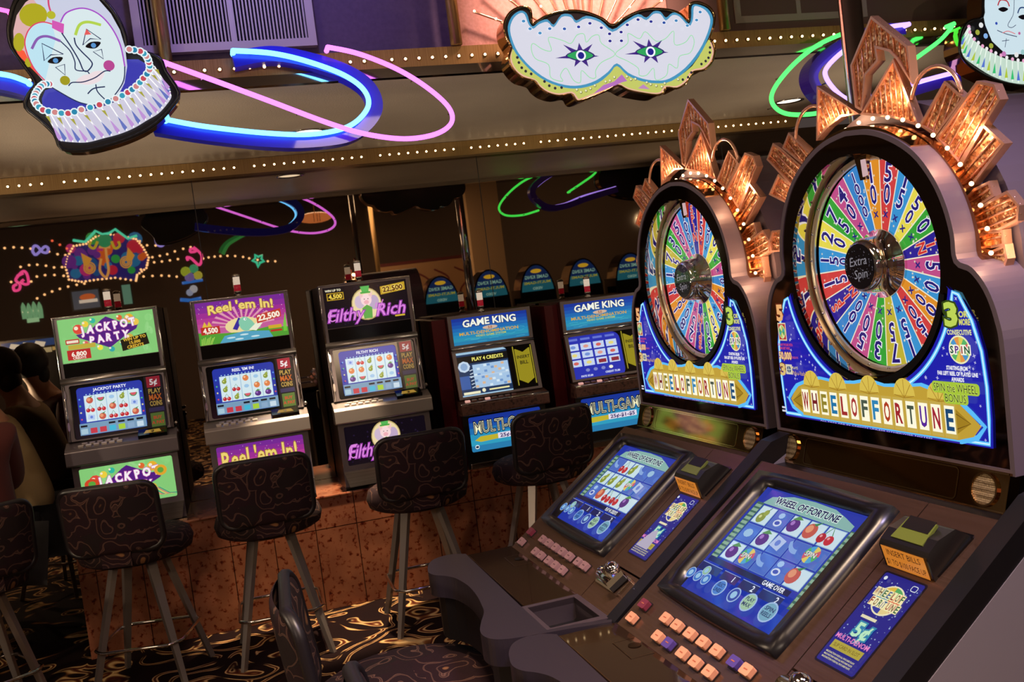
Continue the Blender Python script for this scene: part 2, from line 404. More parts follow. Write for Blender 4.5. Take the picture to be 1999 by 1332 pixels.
def light_strip(name, label, x0, x1, yf, yb, z0, z1, step, zc, r, missing=()):
    t = thing(name, label, 'light strip', (x0, yf, z0))
    MB().box(0, x1-x0, 0, yb-yf, 0, z1-z0, M_BRASS).build('brass_housing', t)
    socket = MB().lathe([(r*1.5, 0), (r*1.5, .004), (r*.9, .005)], M_GOLDCHROME, axis='y', n=10)
    k = 0; first = None; x = .03
    while x < x1-x0-.02 and k < 98:
        if k not in missing:
            if first is None:
                mb = MB().ball((0, -.006, 0), r, BULB, 8).lathe([(r*1.7, -.001), (r*1.5, -.004), (r*.9, -.004)], M_GOLDCHROME, axis='y', n=8)
                o = mb.build('bulb', t); first = o
            else:
                o = first.copy(); scene.collection.objects.link(o); o.parent = t
            o.location = (x, 0, zc-z0)
        x += step; k += 1
    return t
light_strip('marquee_light_strip', 'brass strip of small warm bulbs along the top of the mirror wall', -1.6, 3.5, 5.27, 5.352, 2.25, 2.328, .0513, 2.286, .0058, {9, 16, 34, 47, 57, 65})
light_strip('marquee_light_strip', 'brass strip of small bulbs on the dropped ceiling edge, behind the mask sign', -.9, 4.0, 3.50, 3.60, 2.336, 2.403, .05, 2.366, .0052, {5})
tag(MB().box(-7, 8, 3.485, 3.52, 2.30, 2.334, M_CHROME).build('mirrored_edge_trim'), 'narrow mirrored metal trim under the lower edge of the ceiling drop', 'trim')
bpy.data.objects['mirrored_edge_trim']['kind'] = 'structure'; bpy.data.objects['mirrored_edge_trim'].name = 'trim_1'
struct(simple('trim_2', -7, 8, 5.335, 5.352, 2.318, 2.331, P('#0c0a0a', .4)))
# downlights in the dropped ceiling
for (x, y), lb in (((3.14, 4.80), 'round recessed downlight in the dropped ceiling above the green neon'), ((4.72, 4.93), 'round recessed downlight in the dropped ceiling beside the right jester sign'), ((.46, 4.62), 'round recessed downlight in the dropped ceiling over the marble counter')):
    t = thing('downlight', lb, 'ceiling light', (x, y, 2.33))
    MB().lathe([(.085, 0), (.085, -.006), (.07, -.006), (.066, 0)], M_CHROME, n=28).build('trim_ring', t)
    MB().lathe([(.066, -.001), (.0, -.002)], G('#fff0d8', 2.5, .5), n=24).build('lens', t)
# wall vents
def vent(label, x0, x1, z0, z1, mull, nsl, m=P('#c8c4cc', .4)):
    t = thing('air_vent', label, 'vent', (x0, 3.56, z0)); W_, H_ = x1-x0, z1-z0
    fr = MB(); b = .028
    fr.prism([(0, 0), (W_, 0), (W_, H_), (0, H_)], -.035, 0, m, FACE(0, -.005, 0), [[(b, b), (W_-b, b), (W_-b, H_-b), (b, H_-b)]])
    for q in mull: fr.box(q-.01, q+.01, -.003, .03, 0, H_, m)
    fr.build('frame', t)
    sl = MB()
    for i in range(nsl):
        x = b+(W_-2*b)*(i+.5)/nsl; sl.box(x-.0028, x+.0028, .006, .03, b, H_-b, m)
    sl.build('slats', t); MB().box(b, W_-b, .030, .036, b, H_-b, P('#0a0a10', .8)).build('dark_backing', t)
vent('white slatted wall vent in purple light beside the left jester sign', -.185, .43, 2.447, 2.95, (.105, .33), 46)
vent('white slatted wall vent at the top right beside the tall chrome pole', 2.12, 2.75, 2.447, 2.95, (.30,), 60, P('#a8a09a', .5))
rod('brass_pole', -.09, 3.52, 2.405, 3.2, .021, M_BRASS, 'brass pole crossing the white wall vent by the left jester sign')
rod('brass_pole', .925, 3.49, 2.405, 3.2, .022, M_BRASS, 'brass pole on the edge of the salmon wall panel')
rod('brass_pole', 2.03, 3.49, 2.405, 3.2, .022, M_BRASS, 'brass pole right of the white mask sign')
_r = FW+RT*(1668-999.5)/FPX-UP*(100-666)/FPX; _p = CAM+_r*3.05
rod('chrome_pole', _p[0], _p[1], 0, 3.2, .036, M_CHROME, 'tall chrome pole rising behind the copper crown of the nearer wheel machine')

# ------------------------------------------------------------------ neon tubes and signs on the ceiling edge
def path_obj(mb, pts, r, m, q, c, n=10, smooth=True, off=0):
    W3 = [on_n(x, y, q) for x, y in pts]
    if smooth: W3 = spline(W3, 8)
    mb.tube([(a-c[0], off, b-c[1]) for a, b in W3], r, m, n)
    return W3
NEON_CY = G('#5cb4ff', 4.5, .4); NEON_PU = G('#e070ff', 2.6, .4); NEON_PK = G('#ff5fb8', 2.6, .4); NEON_GR = G('#48ff60', 2.3, .4); NEON_VI = G('#9a80ff', 3.2, .4)
BLUECH = P('#1018c8', .3, 0, .5); VIOCH = P('#3a18a0', .3, 0, .5)
def neon_sign(name, label, px_tubes, chan=None, q=3.40):
    allp = [on_n(x, y, q) for t_ in px_tubes for x, y in t_[0]]
    c = (sum(p[0] for p in allp)/len(allp), sum(p[1] for p in allp)/len(allp))
    t = thing(name, label, 'neon sign', (c[0], q, c[1]))
    for pts, r, m in px_tubes:
        mb = MB(); W3 = path_obj(mb, pts, r, m, q, c)
        for e, nx in ((W3[0], W3[1]), (W3[-1], W3[-2])):
            mb.tube([(e[0]-c[0], 0, e[1]-c[1]), (e[0]-c[0], .05, e[1]-c[1])], r*1.05, m, 8)
        mb.build('neon_tube', t)
        st = MB()
        for i in range(6, len(W3)-3, 14):
            st.tube([(W3[i][0]-c[0], .004, W3[i][1]-c[1]), (W3[i][0]-c[0], .05, W3[i][1]-c[1])], .003, M_CHROME, 6)
        st.build('standoff', t)
    for pts, wd, dep, m, tr, tm in (chan or []):
        W3 = spline([on_n(x, y, q) for x, y in pts], 8); P_ = [Vector((a-c[0], b-c[1])) for a, b in W3]
        mb = MB(); vs_ = []
        for i, p in enumerate(P_):
            a = P_[max(i-1, 0)]; b_ = P_[min(i+1, len(P_)-1)]; d = (b_-a).normalized(); nn = Vector((-d.y, d.x))*wd/2
            vs_ += [(p.x+nn.x, .03, p.y+nn.y), (p.x-nn.x, .03, p.y-nn.y), (p.x-nn.x, .03+dep, p.y-nn.y), (p.x+nn.x, .03+dep, p.y+nn.y)]
        fs = []
        for i in range(len(P_)-1):
            for j in range(4): fs.append((4*i+j, 4*i+(j+1) % 4, 4*i+4+(j+1) % 4, 4*i+4+j))
        fs += [(0, 1, 2, 3), tuple(4*(len(P_)-1)+j for j in (3, 2, 1, 0))]
        mb.add(vs_, fs, m, False); mb.build('metal_channel', t)
    return t
LOOP = [(322, 233), (400, 247), (520, 260), (610, 262), (680, 247), (717, 212), (712, 178), (672, 147), (600, 120), (530, 104), (455, 99)]
CH = [(300, 240), (400, 256), (520, 269), (610, 270), (690, 256), (733, 215), (726, 172), (682, 138), (605, 112), (530, 100), (455, 112)]
neon_sign('neon_loop', 'bright blue neon loop on a deep blue metal channel right of the left jester', [(LOOP, .0088, NEON_CY)], [(CH, .052, .075, BLUECH, None, None)])
neon_sign('neon_loop', 'lilac neon loop crossing the blue neon loop', [([(640, 92), (700, 105), (775, 135), (835, 172), (876, 210), (881, 240), (850, 262), (790, 271), (715, 262), (640, 240), (520, 195), (420, 158), (318, 121)], .0085, NEON_PU)], None, 3.36)
neon_sign('neon_loop', 'short blue neon tube on blue channel left of the left jester', [([(-90, 128), (-30, 140), (20, 148), (54, 160)], .0088, NEON_CY)], [([(-90, 140), (-30, 150), (20, 160), (60, 172)], .05, .07, BLUECH, None, None)])
neon_sign('neon_loop', 'small pink neon end at the top left corner', [([(-60, 5), (-20, 14), (16, 22)], .007, NEON_PK)])
neon_sign('neon_loop', 'violet neon loop on dark violet channel behind the chrome pole', [([(1775, 47), (1720, 57), (1660, 90), (1617, 128), (1613, 152), (1640, 185), (1670, 197), (1720, 190), (1785, 163), (1885, 136)], .0095, NEON_VI)], [([(1778, 52), (1720, 55), (1650, 85), (1603, 125), (1600, 160), (1632, 195), (1670, 208), (1720, 200), (1785, 176), (1885, 146)], .045, .07, VIOCH, None, None)])
neon_sign('neon_loop', 'bright green neon loop behind the copper crowns', [([(1863, 46), (1838, 76), (1800, 105), (1750, 140)], .0085, NEON_GR), ([(1660, 60), (1600, 86), (1550, 125), (1512, 172), (1508, 202), (1535, 222), (1590, 222), (1640, 208)], .0085, NEON_GR)], None, 3.36)

# ---- left jester sign
SJ = 4.297
def signset(name, label, q, tx, poly_px, depth=.09):
    P_ = [on_n(*tx(*p), q) for p in poly_px]
    c = (sum(p[0] for p in P_)/len(P_), sum(p[1] for p in P_)/len(P_))
    t = thing(name, label, 'lighted sign', (c[0], q, c[1]))
    L_ = lambda pts: [(on_n(*tx(*p), q)[0]-c[0], on_n(*tx(*p), q)[1]-c[1]) for p in pts]
    fr = FACE(0, 0, 0)
    MB().prism(L_(poly_px), -depth, 0, P('#101018', .3), fr, side=M_GOLDCHROME).build('cabinet', t)
    br = MB().tube([(L_(poly_px)[0][0], depth, 0), (L_(poly_px)[0][0]*.5, .2, .0)], .008, M_BRASS); 
    return t, L_, fr
tx = lambda a, b: (a/SJ, b/SJ)
out = [(150, -20), (300, -110), (520, -150), (740, -110), (860, -10), (950, 90), (1015, 200), (1055, 310), (1080, 412), (1210, 440), (1340, 490), (1390, 600), (1500, 780), (1440, 900), (1310, 1035), (1130, 1140), (900, 1220), (700, 1262), (520, 1250), (460, 1130), (340, 1010), (215, 900), (240, 790), (300, 700), (200, 545), (100, 400), (72, 260), (92, 120)]
t, L_, fr = signset('jester_sign', 'lighted jester face sign with blue collar and white ruff at the top left', 3.30, tx, spline(out, 3, True))
a = MB()
WHT = G('#d8e6ee', .95); NAVY = G('#2b3a70', .6); 
a.poly(L_([(118, 390), (112, 260), (140, 130), (215, 20), (320, -50), (520, -110), (720, -75), (830, 0), (930, 115), (1005, 250), (1050, 400), (1068, 560), (1045, 700), (980, 830), (900, 880), (780, 888), (640, 850), (500, 780), (400, 690), (250, 560), (160, 470)]), G('#d4d8ee', .9), fr)
a.poly(L_([(118, 390), (112, 260), (140, 130), (215, 20), (270, -20), (330, 60), (290, 180), (240, 240), (215, 330), (220, 430), (290, 580), (430, 735), (400, 700), (250, 560), (160, 470)]), G('#e8b8b8', .9), fr)
a.poly(L_([(118, 390), (160, 470), (250, 560), (400, 700), (440, 740), (330, 640), (250, 520), (205, 430), (150, 400)]), G('#ff5a3a', .95), fr)
for x, y, rx, ry in ((280, 128, 118, 100), (160, 355, 48, 78), (240, 525, 30, 40)):
    q = [(x+rx*math.cos(i*.35), y+ry*math.sin(i*.35)) for i in range(18)]; a.poly(L_(q), G('#b8b020', .9), fr)
facep = [(440, 740), (330, 640), (250, 510), (215, 400), (225, 290), (280, 215), (360, 190), (440, 215), (500, 260), (520, 170), (590, 95), (690, 72), (820, 115), (930, 225), (1010, 380), (1045, 560), (1030, 700), (980, 800), (905, 860), (780, 884), (640, 850)]
a.poly(L_(spline(facep, 4, True)), G('#dcecef', .97), fr)
a.poly(L_([(215, 400), (225, 290), (280, 215), (360, 190), (440, 215), (470, 330), (430, 470), (400, 600), (380, 680), (330, 640), (250, 510)]), G('#bfe6f4', .97), fr)
col = [(440, 740), (380, 760), (352, 830), (360, 900), (400, 940), (560, 955), (720, 930), (900, 880), (1080, 800), (1190, 700), (1245, 620), (1230, 540), (1160, 500), (1065, 500), (1068, 560), (1045, 700), (980, 830), (900, 878), (780, 886), (640, 850), (520, 790)]
a.poly(L_(col), G('#4444c4', .75), fr)
ln = lambda pts, wd, m, cl=False: a.line(L_(spline(pts, 6, cl)), wd/SJ*.00185, m, fr, cl)
PINK = G('#d85ab8', .95)
ln([(405, -60), (410, 40), (430, 110)], 12, G('#e04a78', .9)); ln([(440, 205), (360, 188), (280, 215), (225, 290), (215, 400), (290, 580), (440, 738)], 9, G('#e8486a', .9))
ln([(510, 190), (560, 110), (690, 72), (820, 115), (930, 225), (1010, 380), (1048, 560)], 10, G('#b050d0', .9)); ln([(1048, 560), (1030, 700), (905, 860), (780, 884), (640, 850), (440, 738)], 8, NAVY)
a.poly(L_([(440, 172), (540, 205), (535, 288), (438, 238)]), PINK, fr); a.disc(*L_([(432, 130)])[0], .0125, G('#c0c030', .9), fr)
ln([(520, 280), (600, 400), (665, 510), (700, 590), (735, 600), (775, 550), (760, 510), (690, 440), (640, 380), (625, 320)], 9, NAVY); ln([(510, 350), (590, 430), (630, 520), (640, 590), (730, 600)], 8, NAVY); ln([(735, 600), (757, 630)], 8, NAVY)
ln([(270, 415), (320, 330), (400, 310), (510, 350)], 18, G('#9060b8', .9)); ln([(635, 300), (670, 215), (740, 190), (850, 215)], 20, G('#b8d850', .95))
for tri in ([(355, 370), (375, 515), (430, 465), (535, 460)], [(728, 250), (698, 385), (760, 330), (850, 335)], [(470, 570), (545, 545), (550, 635)], [(785, 440), (855, 420), (870, 500)]):
    a.line(L_(tri), .0035, NAVY, fr, True)
a.poly(L_([(728, 250), (710, 300), (770, 295)]), G('#f06060', .9), fr)
for ex, ey in ((468, 512), (785, 385)):
    a.poly(L_(spline([(ex-65, ey+15), (ex-20, ey-25), (ex+62, ey-25), (ex+40, ey+15), (ex, ey+30)], 3, True)), G('#140818', .3), fr); a.disc(*L_([(ex+3, ey+3)])[0], .0075, G('#5a9ad8', .9), fr)
a.disc(*L_([(550, 682)])[0], .0145, G('#a8a020', .9), fr); a.disc(*L_([(918, 557)])[0], .0165, G('#c04a98', .9), fr)
a.poly(L_(spline([(640, 690), (700, 640), (750, 630), (800, 605), (880, 608), (850, 680), (770, 715), (700, 715)], 3, True)), G('#f0e0e4', .97), fr)
ln([(580, 728), (610, 700), (700, 695), (800, 660), (880, 605), (930, 605)], 8, NAVY); ln([(740, 795), (790, 750), (885, 735)], 9, NAVY); ln([(808, 715), (825, 780), (905, 860)], 8, NAVY)
U_ = spline([(385, 948), (480, 962), (590, 975), (700, 945), (850, 905), (985, 855), (1085, 805), (1155, 755), (1215, 690), (1265, 620), (1300, 575)], 4)
D_ = spline([(520, 1190), (620, 1200), (740, 1200), (880, 1165), (1010, 1130), (1130, 1080), (1230, 1020), (1330, 960), (1400, 885), (1440, 820), (1425, 770)], 4)
k = len(U_); lerp = lambda p, q, u: (p[0]+(q[0]-p[0])*u, p[1]+(q[1]-p[1])*u)
a.poly(L_(U_+D_[::-1]), G('#d8d4e8', .9), fr)
for i in range(0, k, 2):
    p, q = U_[i], D_[i]; dx = 20; cc = ['#b0a840', '#c89ae0', '#6a7ad0'][(i//2) % 3]
    a.line(L_([p, lerp(p, q, .5), q]), .0035, G('#ffffff', 1.), fr)
    mth = lerp(p, q, .88); a.poly(L_([lerp(p, q, .45), (mth[0]+dx, mth[1]), (mth[0], mth[1]+28), (mth[0]-dx, mth[1])]), G(['#c89ae0', '#6a7ac8'][(i//2) % 2], .9), fr)
    if i % 4 == 0: mt = lerp(p, q, .14); a.poly(L_([(mt[0]-16, mt[1]), (mt[0]+16, mt[1]), lerp(p, q, .42)]), G('#b0aa40', .9), fr)
bead = spline([(430, 725), (380, 730), (345, 765), (320, 805), (308, 850), (325, 895), (380, 945), (480, 965), (590, 975), (700, 945), (850, 905), (985, 855), (1085, 805), (1155, 755), (1215, 690), (1265, 620), (1260, 560), (1240, 510), (1190, 470), (1100, 455)], 2)
for i, p in enumerate(bead):
    a.disc(*L_([p])[0], .0125, G('#e8f4f8', 1.), fr, n=10); a.disc(*L_([p])[0], .0085, G(['#d85060', '#2a90b8', '#e09090', '#3aa8c8'][i % 4], .85), fr, n=10)
a.build('printed_face', t)
bn = MB().tube([(p[0], -.002, p[1]) for p in L_(spline(out, 3, True))], .006, P('#1a1a1c', .25), 6, True); bn.build('edge_trim', t)

# ---- right jester sign (cut by the frame)
SR = 2.856; tx = lambda a, b: (1299+a/SR, b/SR)
out2 = [(1770, 10), (1800, -60), (2000, -140), (2250, -60), (2330, 120), (2300, 300), (2420, 380), (2330, 470), (2150, 490), (1960, 476), (1820, 440), (1700, 370), (1640, 290), (1650, 180), (1690, 120), (1765, 95)]
t, L_, fr = signset('jester_sign', 'lighted jester face sign with black dotted collar cut off at the top right corner', 3.30, tx, spline(out2, 3, True))
a = MB(); ln = lambda pts, wd, m, cl=False: a.line(L_(spline(pts, 6, cl)), wd/SR*.0018, m, fr, cl)
a.poly(L_(spline([(1775, 100), (1790, -20), (1900, -90), (2060, -100), (2180, 0), (2180, 140), (2120, 250), (2020, 300), (1900, 305), (1820, 230)], 4, True)), G('#cfe4ee', .97), fr)
up2 = spline([(1690, 150), (1700, 200), (1760, 260), (1830, 300), (1920, 335), (2010, 345), (2110, 330), (2200, 280)], 3); dn2 = spline([(1640, 240), (1655, 310), (1730, 370), (1820, 425), (1920, 460), (2020, 470), (2140, 455), (2280, 380)], 3)
a.poly(L_([(1770, 110), (1700, 130), (1690, 170), (1760, 255), (1830, 300), (1920, 335), (2010, 345), (2110, 330), (2020, 300), (1900, 305), (1820, 230)]), G('#101418', .4), fr)
a.poly(L_(up2+dn2[::-1]), G('#c8e0d0', .95), fr)
for i in range(len(up2)):
    p, q = up2[i], dn2[i]; a.line(L_([p, q]), .004, G('#f4fff4', 1.), fr)
    m_ = lerp(p, q, .9); a.poly(L_([lerp(p, q, .4), (m_[0]+9, m_[1]), (m_[0]-9, m_[1])]), G(['#3ac878', '#5a7ad8', '#b8d040'][i % 3], .9), fr)
    a.disc(*L_([p])[0], .008, G(['#f0a8d0', '#f4f0f4'][i % 2], .95), fr, n=8)
for x, y, c_ in ((1735, 150, '#f0f0f0'), (1715, 190, '#a8b040'), (1760, 210, '#8ab8f0'), (1790, 265, '#a8b040'), (1930, 315, '#f0f0f0'), (1965, 300, '#a0d0d0'), (1860, 310, '#d080c0')):
    a.disc(*L_([(x, y)])[0], .011, G(c_, .9), fr, n=10)
for ex, ey, bc in ((1855, 62, '#c83040'), (1965, 105, '#2a4a80')):
    ln([(ex-30, ey-20), (ex-15, ey-50), (ex+20, ey-45), (ex+35, ey-15)], 9, G(bc, .8)); a.poly(L_(spline([(ex-28, ey), (ex, ey-12), (ex+28, ey), (ex, ey+16)], 3, True)), G('#141020', .3), fr)
ln([(1915, 10), (1910, 90), (1880, 150), (1900, 165), (1925, 150)], 4, NAVY); ln([(1820, 180), (1870, 200), (1930, 215)], 5, NAVY); ln([(1850, 195), (1880, 185), (1920, 200)], 6, G('#e88a90', .9))
a.disc(*L_([(1815, 142)])[0], .006, G('#3050c0', .8), fr); a.disc(*L_([(1942, 197)])[0], .006, G('#d060a0', .8), fr); ln([(1870, 225), (1862, 275)], 4, NAVY); ln([(1845, 240), (1885, 235)], 4, NAVY)
a.build('printed_face', t)
MB().tube([(p[0], -.002, p[1]) for p in L_(spline(out2, 3, True))], .006, P('#1a1a1c', .25), 6, True).build('edge_trim', t)

# ---- mask sign
SM = 4.3457; tx = lambda a, b: (960+a/SM, b/SM)
outm = [(345, 200), (335, 130), (320, 75), (250, 58), (160, 100), (110, 180), (105, 260), (125, 330), (165, 400), (148, 470), (150, 530), (190, 600), (260, 660), (360, 690), (400, 740), (470, 790), (570, 815), (670, 800), (700, 840), (740, 860), (850, 820), (960, 775), (1065, 725), (1150, 765), (1260, 790), (1390, 808), (1450, 790), (1480, 745), (1570, 752), (1650, 700), (1700, 620), (1740, 605), (1810, 590), (1870, 520), (1890, 430), (1870, 350), (1845, 325), (1880, 220), (1885, 130), (1840, 60), (1750, 20), (1680, 35), (1672, 100), (1665, 180), (1600, 120), (1500, 85), (1350, 75), (1220, 105), (1110, 160), (1020, 215), (940, 160), (820, 110), (700, 90), (560, 100), (440, 145)]
outm = spline(outm, 3, True)
t, L_, fr = signset('mask_sign', 'large white lighted carnival mask sign with green and purple eyes, top centre', 3.30, tx, outm, .10)
a = MB(); ln = lambda pts, wd, m, cl=False, k=5: a.line(L_(spline(pts, k, cl)), wd/SM*.00185, m, fr, cl)
yel = [(170, 410), (160, 500), (200, 590), (270, 645), (365, 680), (410, 730), (480, 778), (570, 800), (680, 785), (720, 830), (745, 845), (850, 805), (960, 760), (1062, 710), (1150, 750), (1260, 778), (1385, 795), (1440, 780), (1470, 735), (1565, 738), (1640, 690), (1690, 610), (1735, 590), (1800, 575), (1855, 515), (1875, 430), (1855, 360), (1835, 340), (1700, 560), (1500, 690), (1350, 690), (1200, 650), (1060, 560), (930, 670), (760, 740), (600, 720), (400, 630), (250, 500)]
a.poly(L_(spline(yel, 3, True)), G('#c9cf6a', .95), fr)
a.line(L_(spline(yel[:27], 3)), .006, G('#f0b8a0', .95), fr)
a.line(L_([p for p in outm[24:120]]), .0035, G('#7a1030', .7), fr)
blue = [(350, 225), (320, 190), (295, 115), (240, 92), (170, 140), (135, 230), (150, 330), (200, 450), (320, 590), (460, 690), (620, 745), (760, 748), (900, 705), (1000, 625), (1060, 560), (1150, 640), (1270, 690), (1400, 708), (1520, 690), (1660, 590), (1780, 440), (1850, 280), (1875, 160), (1830, 75), (1740, 38), (1695, 55), (1690, 150), (1668, 200), (1590, 120), (1530, 110), (1475, 150), (1430, 100), (1370, 98), (1310, 150), (1240, 120), (1130, 180), (1022, 250), (920, 170), (800, 135), (715, 175), (670, 125), (590, 125), (525, 210), (470, 165), (400, 185)]
a.poly(L_(spline(blue, 3, True)), G('#4aa0cc', .85), fr)
cx_, cy_ = 1010, 400
white = [(350, 245), (310, 205), (278, 125), (240, 112), (185, 155), (155, 235), (170, 330), (225, 450), (335, 575), (470, 672), (620, 722), (750, 725), (880, 685), (985, 610), (1060, 538), (1155, 618), (1275, 668), (1400, 685), (1505, 668), (1640, 575), (1755, 432), (1828, 280), (1852, 165), (1812, 90), (1745, 55), (1712, 65), (1706, 160), (1672, 222), (1590, 142), (1530, 130), (1475, 175), (1430, 122), (1370, 120), (1310, 172), (1240, 142), (1130, 202), (1022, 272), (920, 192), (800, 157), (715, 197), (670, 147), (590, 147), (525, 232), (470, 187), (400, 207)]
a.poly(L_(spline(white, 3, True)), G('#dcdcea', .97), fr)
for lp in ([(350, 370), (430, 420), (505, 430), (480, 320), (600, 345), (670, 370), (720, 300), (780, 290), (800, 360), (850, 310), (905, 300), (930, 370), (1045, 460), (930, 530), (880, 600), (880, 660), (830, 660), (760, 600), (750, 700), (690, 680), (630, 580), (580, 640), (600, 690), (500, 660), (480, 550), (370, 500), (335, 420)], [(1045, 460), (1150, 370), (1155, 285), (1250, 330), (1300, 270), (1390, 350), (1470, 330), (1540, 265), (1550, 380), (1640, 360), (1690, 300), (1715, 360), (1680, 450), (1590, 480), (1570, 580), (1500, 545), (1480, 640), (1390, 680), (1370, 580), (1310, 640), (1250, 640), (1240, 580), (1150, 520)]):
    a.line(L_(spline(lp, 4, True)), .0024, G('#8fe6a0', .95), fr, True)
for ex, ey in ((752, 475), (1338, 445)):
    for dx, dy in ((-215, 20), (-150, -95), (-15, -110), (100, -100), (155, 5), (65, 95), (-55, 95)):
        an = math.atan2(dy, dx); px_, py_ = -math.sin(an)*42, math.cos(an)*42
        a.poly(L_([(ex+px_, ey+py_*.6), (ex-px_, ey-py_*.6), (ex+dx, ey+dy)]), G('#4a2a98', .7), fr)
    a.poly(L_(spline([(ex-130, ey), (ex-60, ey-40), (ex, ey-52), (ex+60, ey-40), (ex+120, ey), (ex+60, ey+38), (ex, ey+48), (ex-70, ey+35)], 3, True)), G('#3a2488', .6), fr)
    a.poly(L_(spline([(ex-118, ey), (ex-50, ey-34), (ex, ey-42), (ex+50, ey-34), (ex+104, ey), (ex+50, ey+30), (ex, ey+38), (ex-60, ey+28)], 3, True)), G('#28b060', .85), fr)
    c_ = L_([(ex, ey)])[0]; a.disc(*c_, .019, G('#f4f8ff', 1.), fr); a.disc(*c_, .0125, G('#181c98', .8), fr)
for x, y, c_ in [(262, 187, '#4a98d0'), (317, 252, '#4a98d0'), (400, 289, '#4a98d0'), (482, 252, '#3a80c8'), (606, 254, '#2a60b8'), (725, 238, '#2038a8'), (820, 208, '#1a2898'), (916, 246, '#1a2898'), (985, 298, '#1a1c90'), (988, 359, '#1a1c90'), (1081, 284, '#1a1c90'), (1083, 358, '#1a1c90'), (1132, 224, '#1a2898'), (1222, 180, '#1a2898'), (1331, 197, '#1a2898'), (1440, 207, '#2a58b0'), (1542, 190, '#4a90c8'), (1636, 232, '#4a98d0'), (1713, 186, '#4a98d0'), (1742, 119, '#3a88c8')]:
    q = L_([(x, y)])[0]; a.disc(*q, .0085, G('#f4f8ff', 1.), fr, n=12, ry=.0068); a.disc(*q, .0066, G(c_, .85), fr, n=12, ry=.005)
for x, y in ((200, 503), (213, 546), (237, 590), (270, 619), (316, 642), (428, 706), (468, 742), (517, 763), (571, 758), (1822, 420), (1820, 462), (1808, 507), (1784, 535), (1748, 560), (1662, 632), (1635, 672), (1590, 692)):
    a.disc(*L_([(x, y)])[0], .0052, G('#3a3448', .6), fr, n=10)
for x, y in ((698, 778), (732, 800), (774, 788), (811, 770), (848, 745), (938, 713), (973, 705), (1010, 676), (1115, 672), (1148, 696), (1185, 692), (1280, 722), (1312, 738), (1358, 750), (1404, 758), (1428, 730), (1540, 698)):
    a.disc(*L_([(x, y)])[0], .0052, G('#7a7040', .6), fr, n=10); a.disc(*L_([(x-2, y-2)])[0], .004, G('#f0f0c0', .95), fr, n=10)
a.poly(L_([(1065, 655), (1110, 710), (1065, 722), (960, 768), (850, 808), (830, 815), (910, 745), (1000, 715)]), G('#c078c8', .9), fr); a.poly(L_([(1245, 738), (1300, 780), (1200, 772)]), G('#c890c8', .9), fr)
a.build('printed_face', t)
MB().tube([(p[0], -.002, p[1]) for p in L_(outm)], .0042, M_GOLDCHROME, 6, True).build('edge_trim', t)
# fan of brass rods with tiny bulbs behind the mask
t = thing('rod_fan', 'fan of curved brass rods with tiny bulbs rising behind the mask sign', 'decoration', (1.42, 3.47, 2.405))
mb = MB(); bb = MB()
for i, (dx, hh, cu) in enumerate([(-.42, .12, .5), (-.34, .22, .4), (-.27, .3, .3), (-.20, .38, .2), (-.12, .42, .12), (-.05, .45, .05), (.02, .45, -.03), (.09, .44, -.1), (.17, .4, -.18), (.25, .34, -.25), (.33, .26, -.35), (.41, .18, -.45)]):
    pts = [(dx*.15+(dx*.85)*(u**.7), 0, hh*u*(1-.15*abs(cu)*u)) for u in [j/10 for j in range(11)]]
    mb.tube(pts, .0045, M_COPPER, 6)
    for j in (4, 7, 10): bb.ball((pts[j][0], -.008, pts[j][2]), .005, BULB, 6)
mb.build('rods', t); bb.build('bulbs', t)
# ------------------------------------------------------------------ counter and the row of machines
CT = .575
t = thing('marble_counter', 'long red marble tiled counter carrying the row of slot machines', 'counter', (-.84, 4.88, 0))
MB().box(0, 4.4, 0, .47, 0, CT-.012, M_MARBLE).build('tiled_body', t); MB().box(-.005, 4.4, -.008, .47, CT-.012, CT, M_MARBLE).build('counter_top', t, bevel=.004)
FR_CHROME = P('#b4b0b0', .16, 1.); FR_GREY = P('#6f686e', .35, .4)
rnd = random.Random(5)
def candle(x, y, z, parent):
    c = MB().lathe([(.019, 0), (.019, .008), (.013, .012), (.013, .022), (.018, .026), (.018, .034)], M_CHROME, (x, y, z), n=16).build('candle_light', parent)
    MB().lathe([(.018, .106), (.019, .108), (.019, .116), (.01, .122), (0, .124)], M_CHROME, (x, y, z), n=16).build('chrome_cap', c)
    MB().lathe([(.0165, .034), (.0165, .066)], G('#9a1826', .7), (x, y, z), n=16).build('red_lens', c)
    MB().lathe([(.0165, .066), (.0165, .106)], G('#e8d0b8', .75), (x, y, z), n=16).build('white_lens', c)
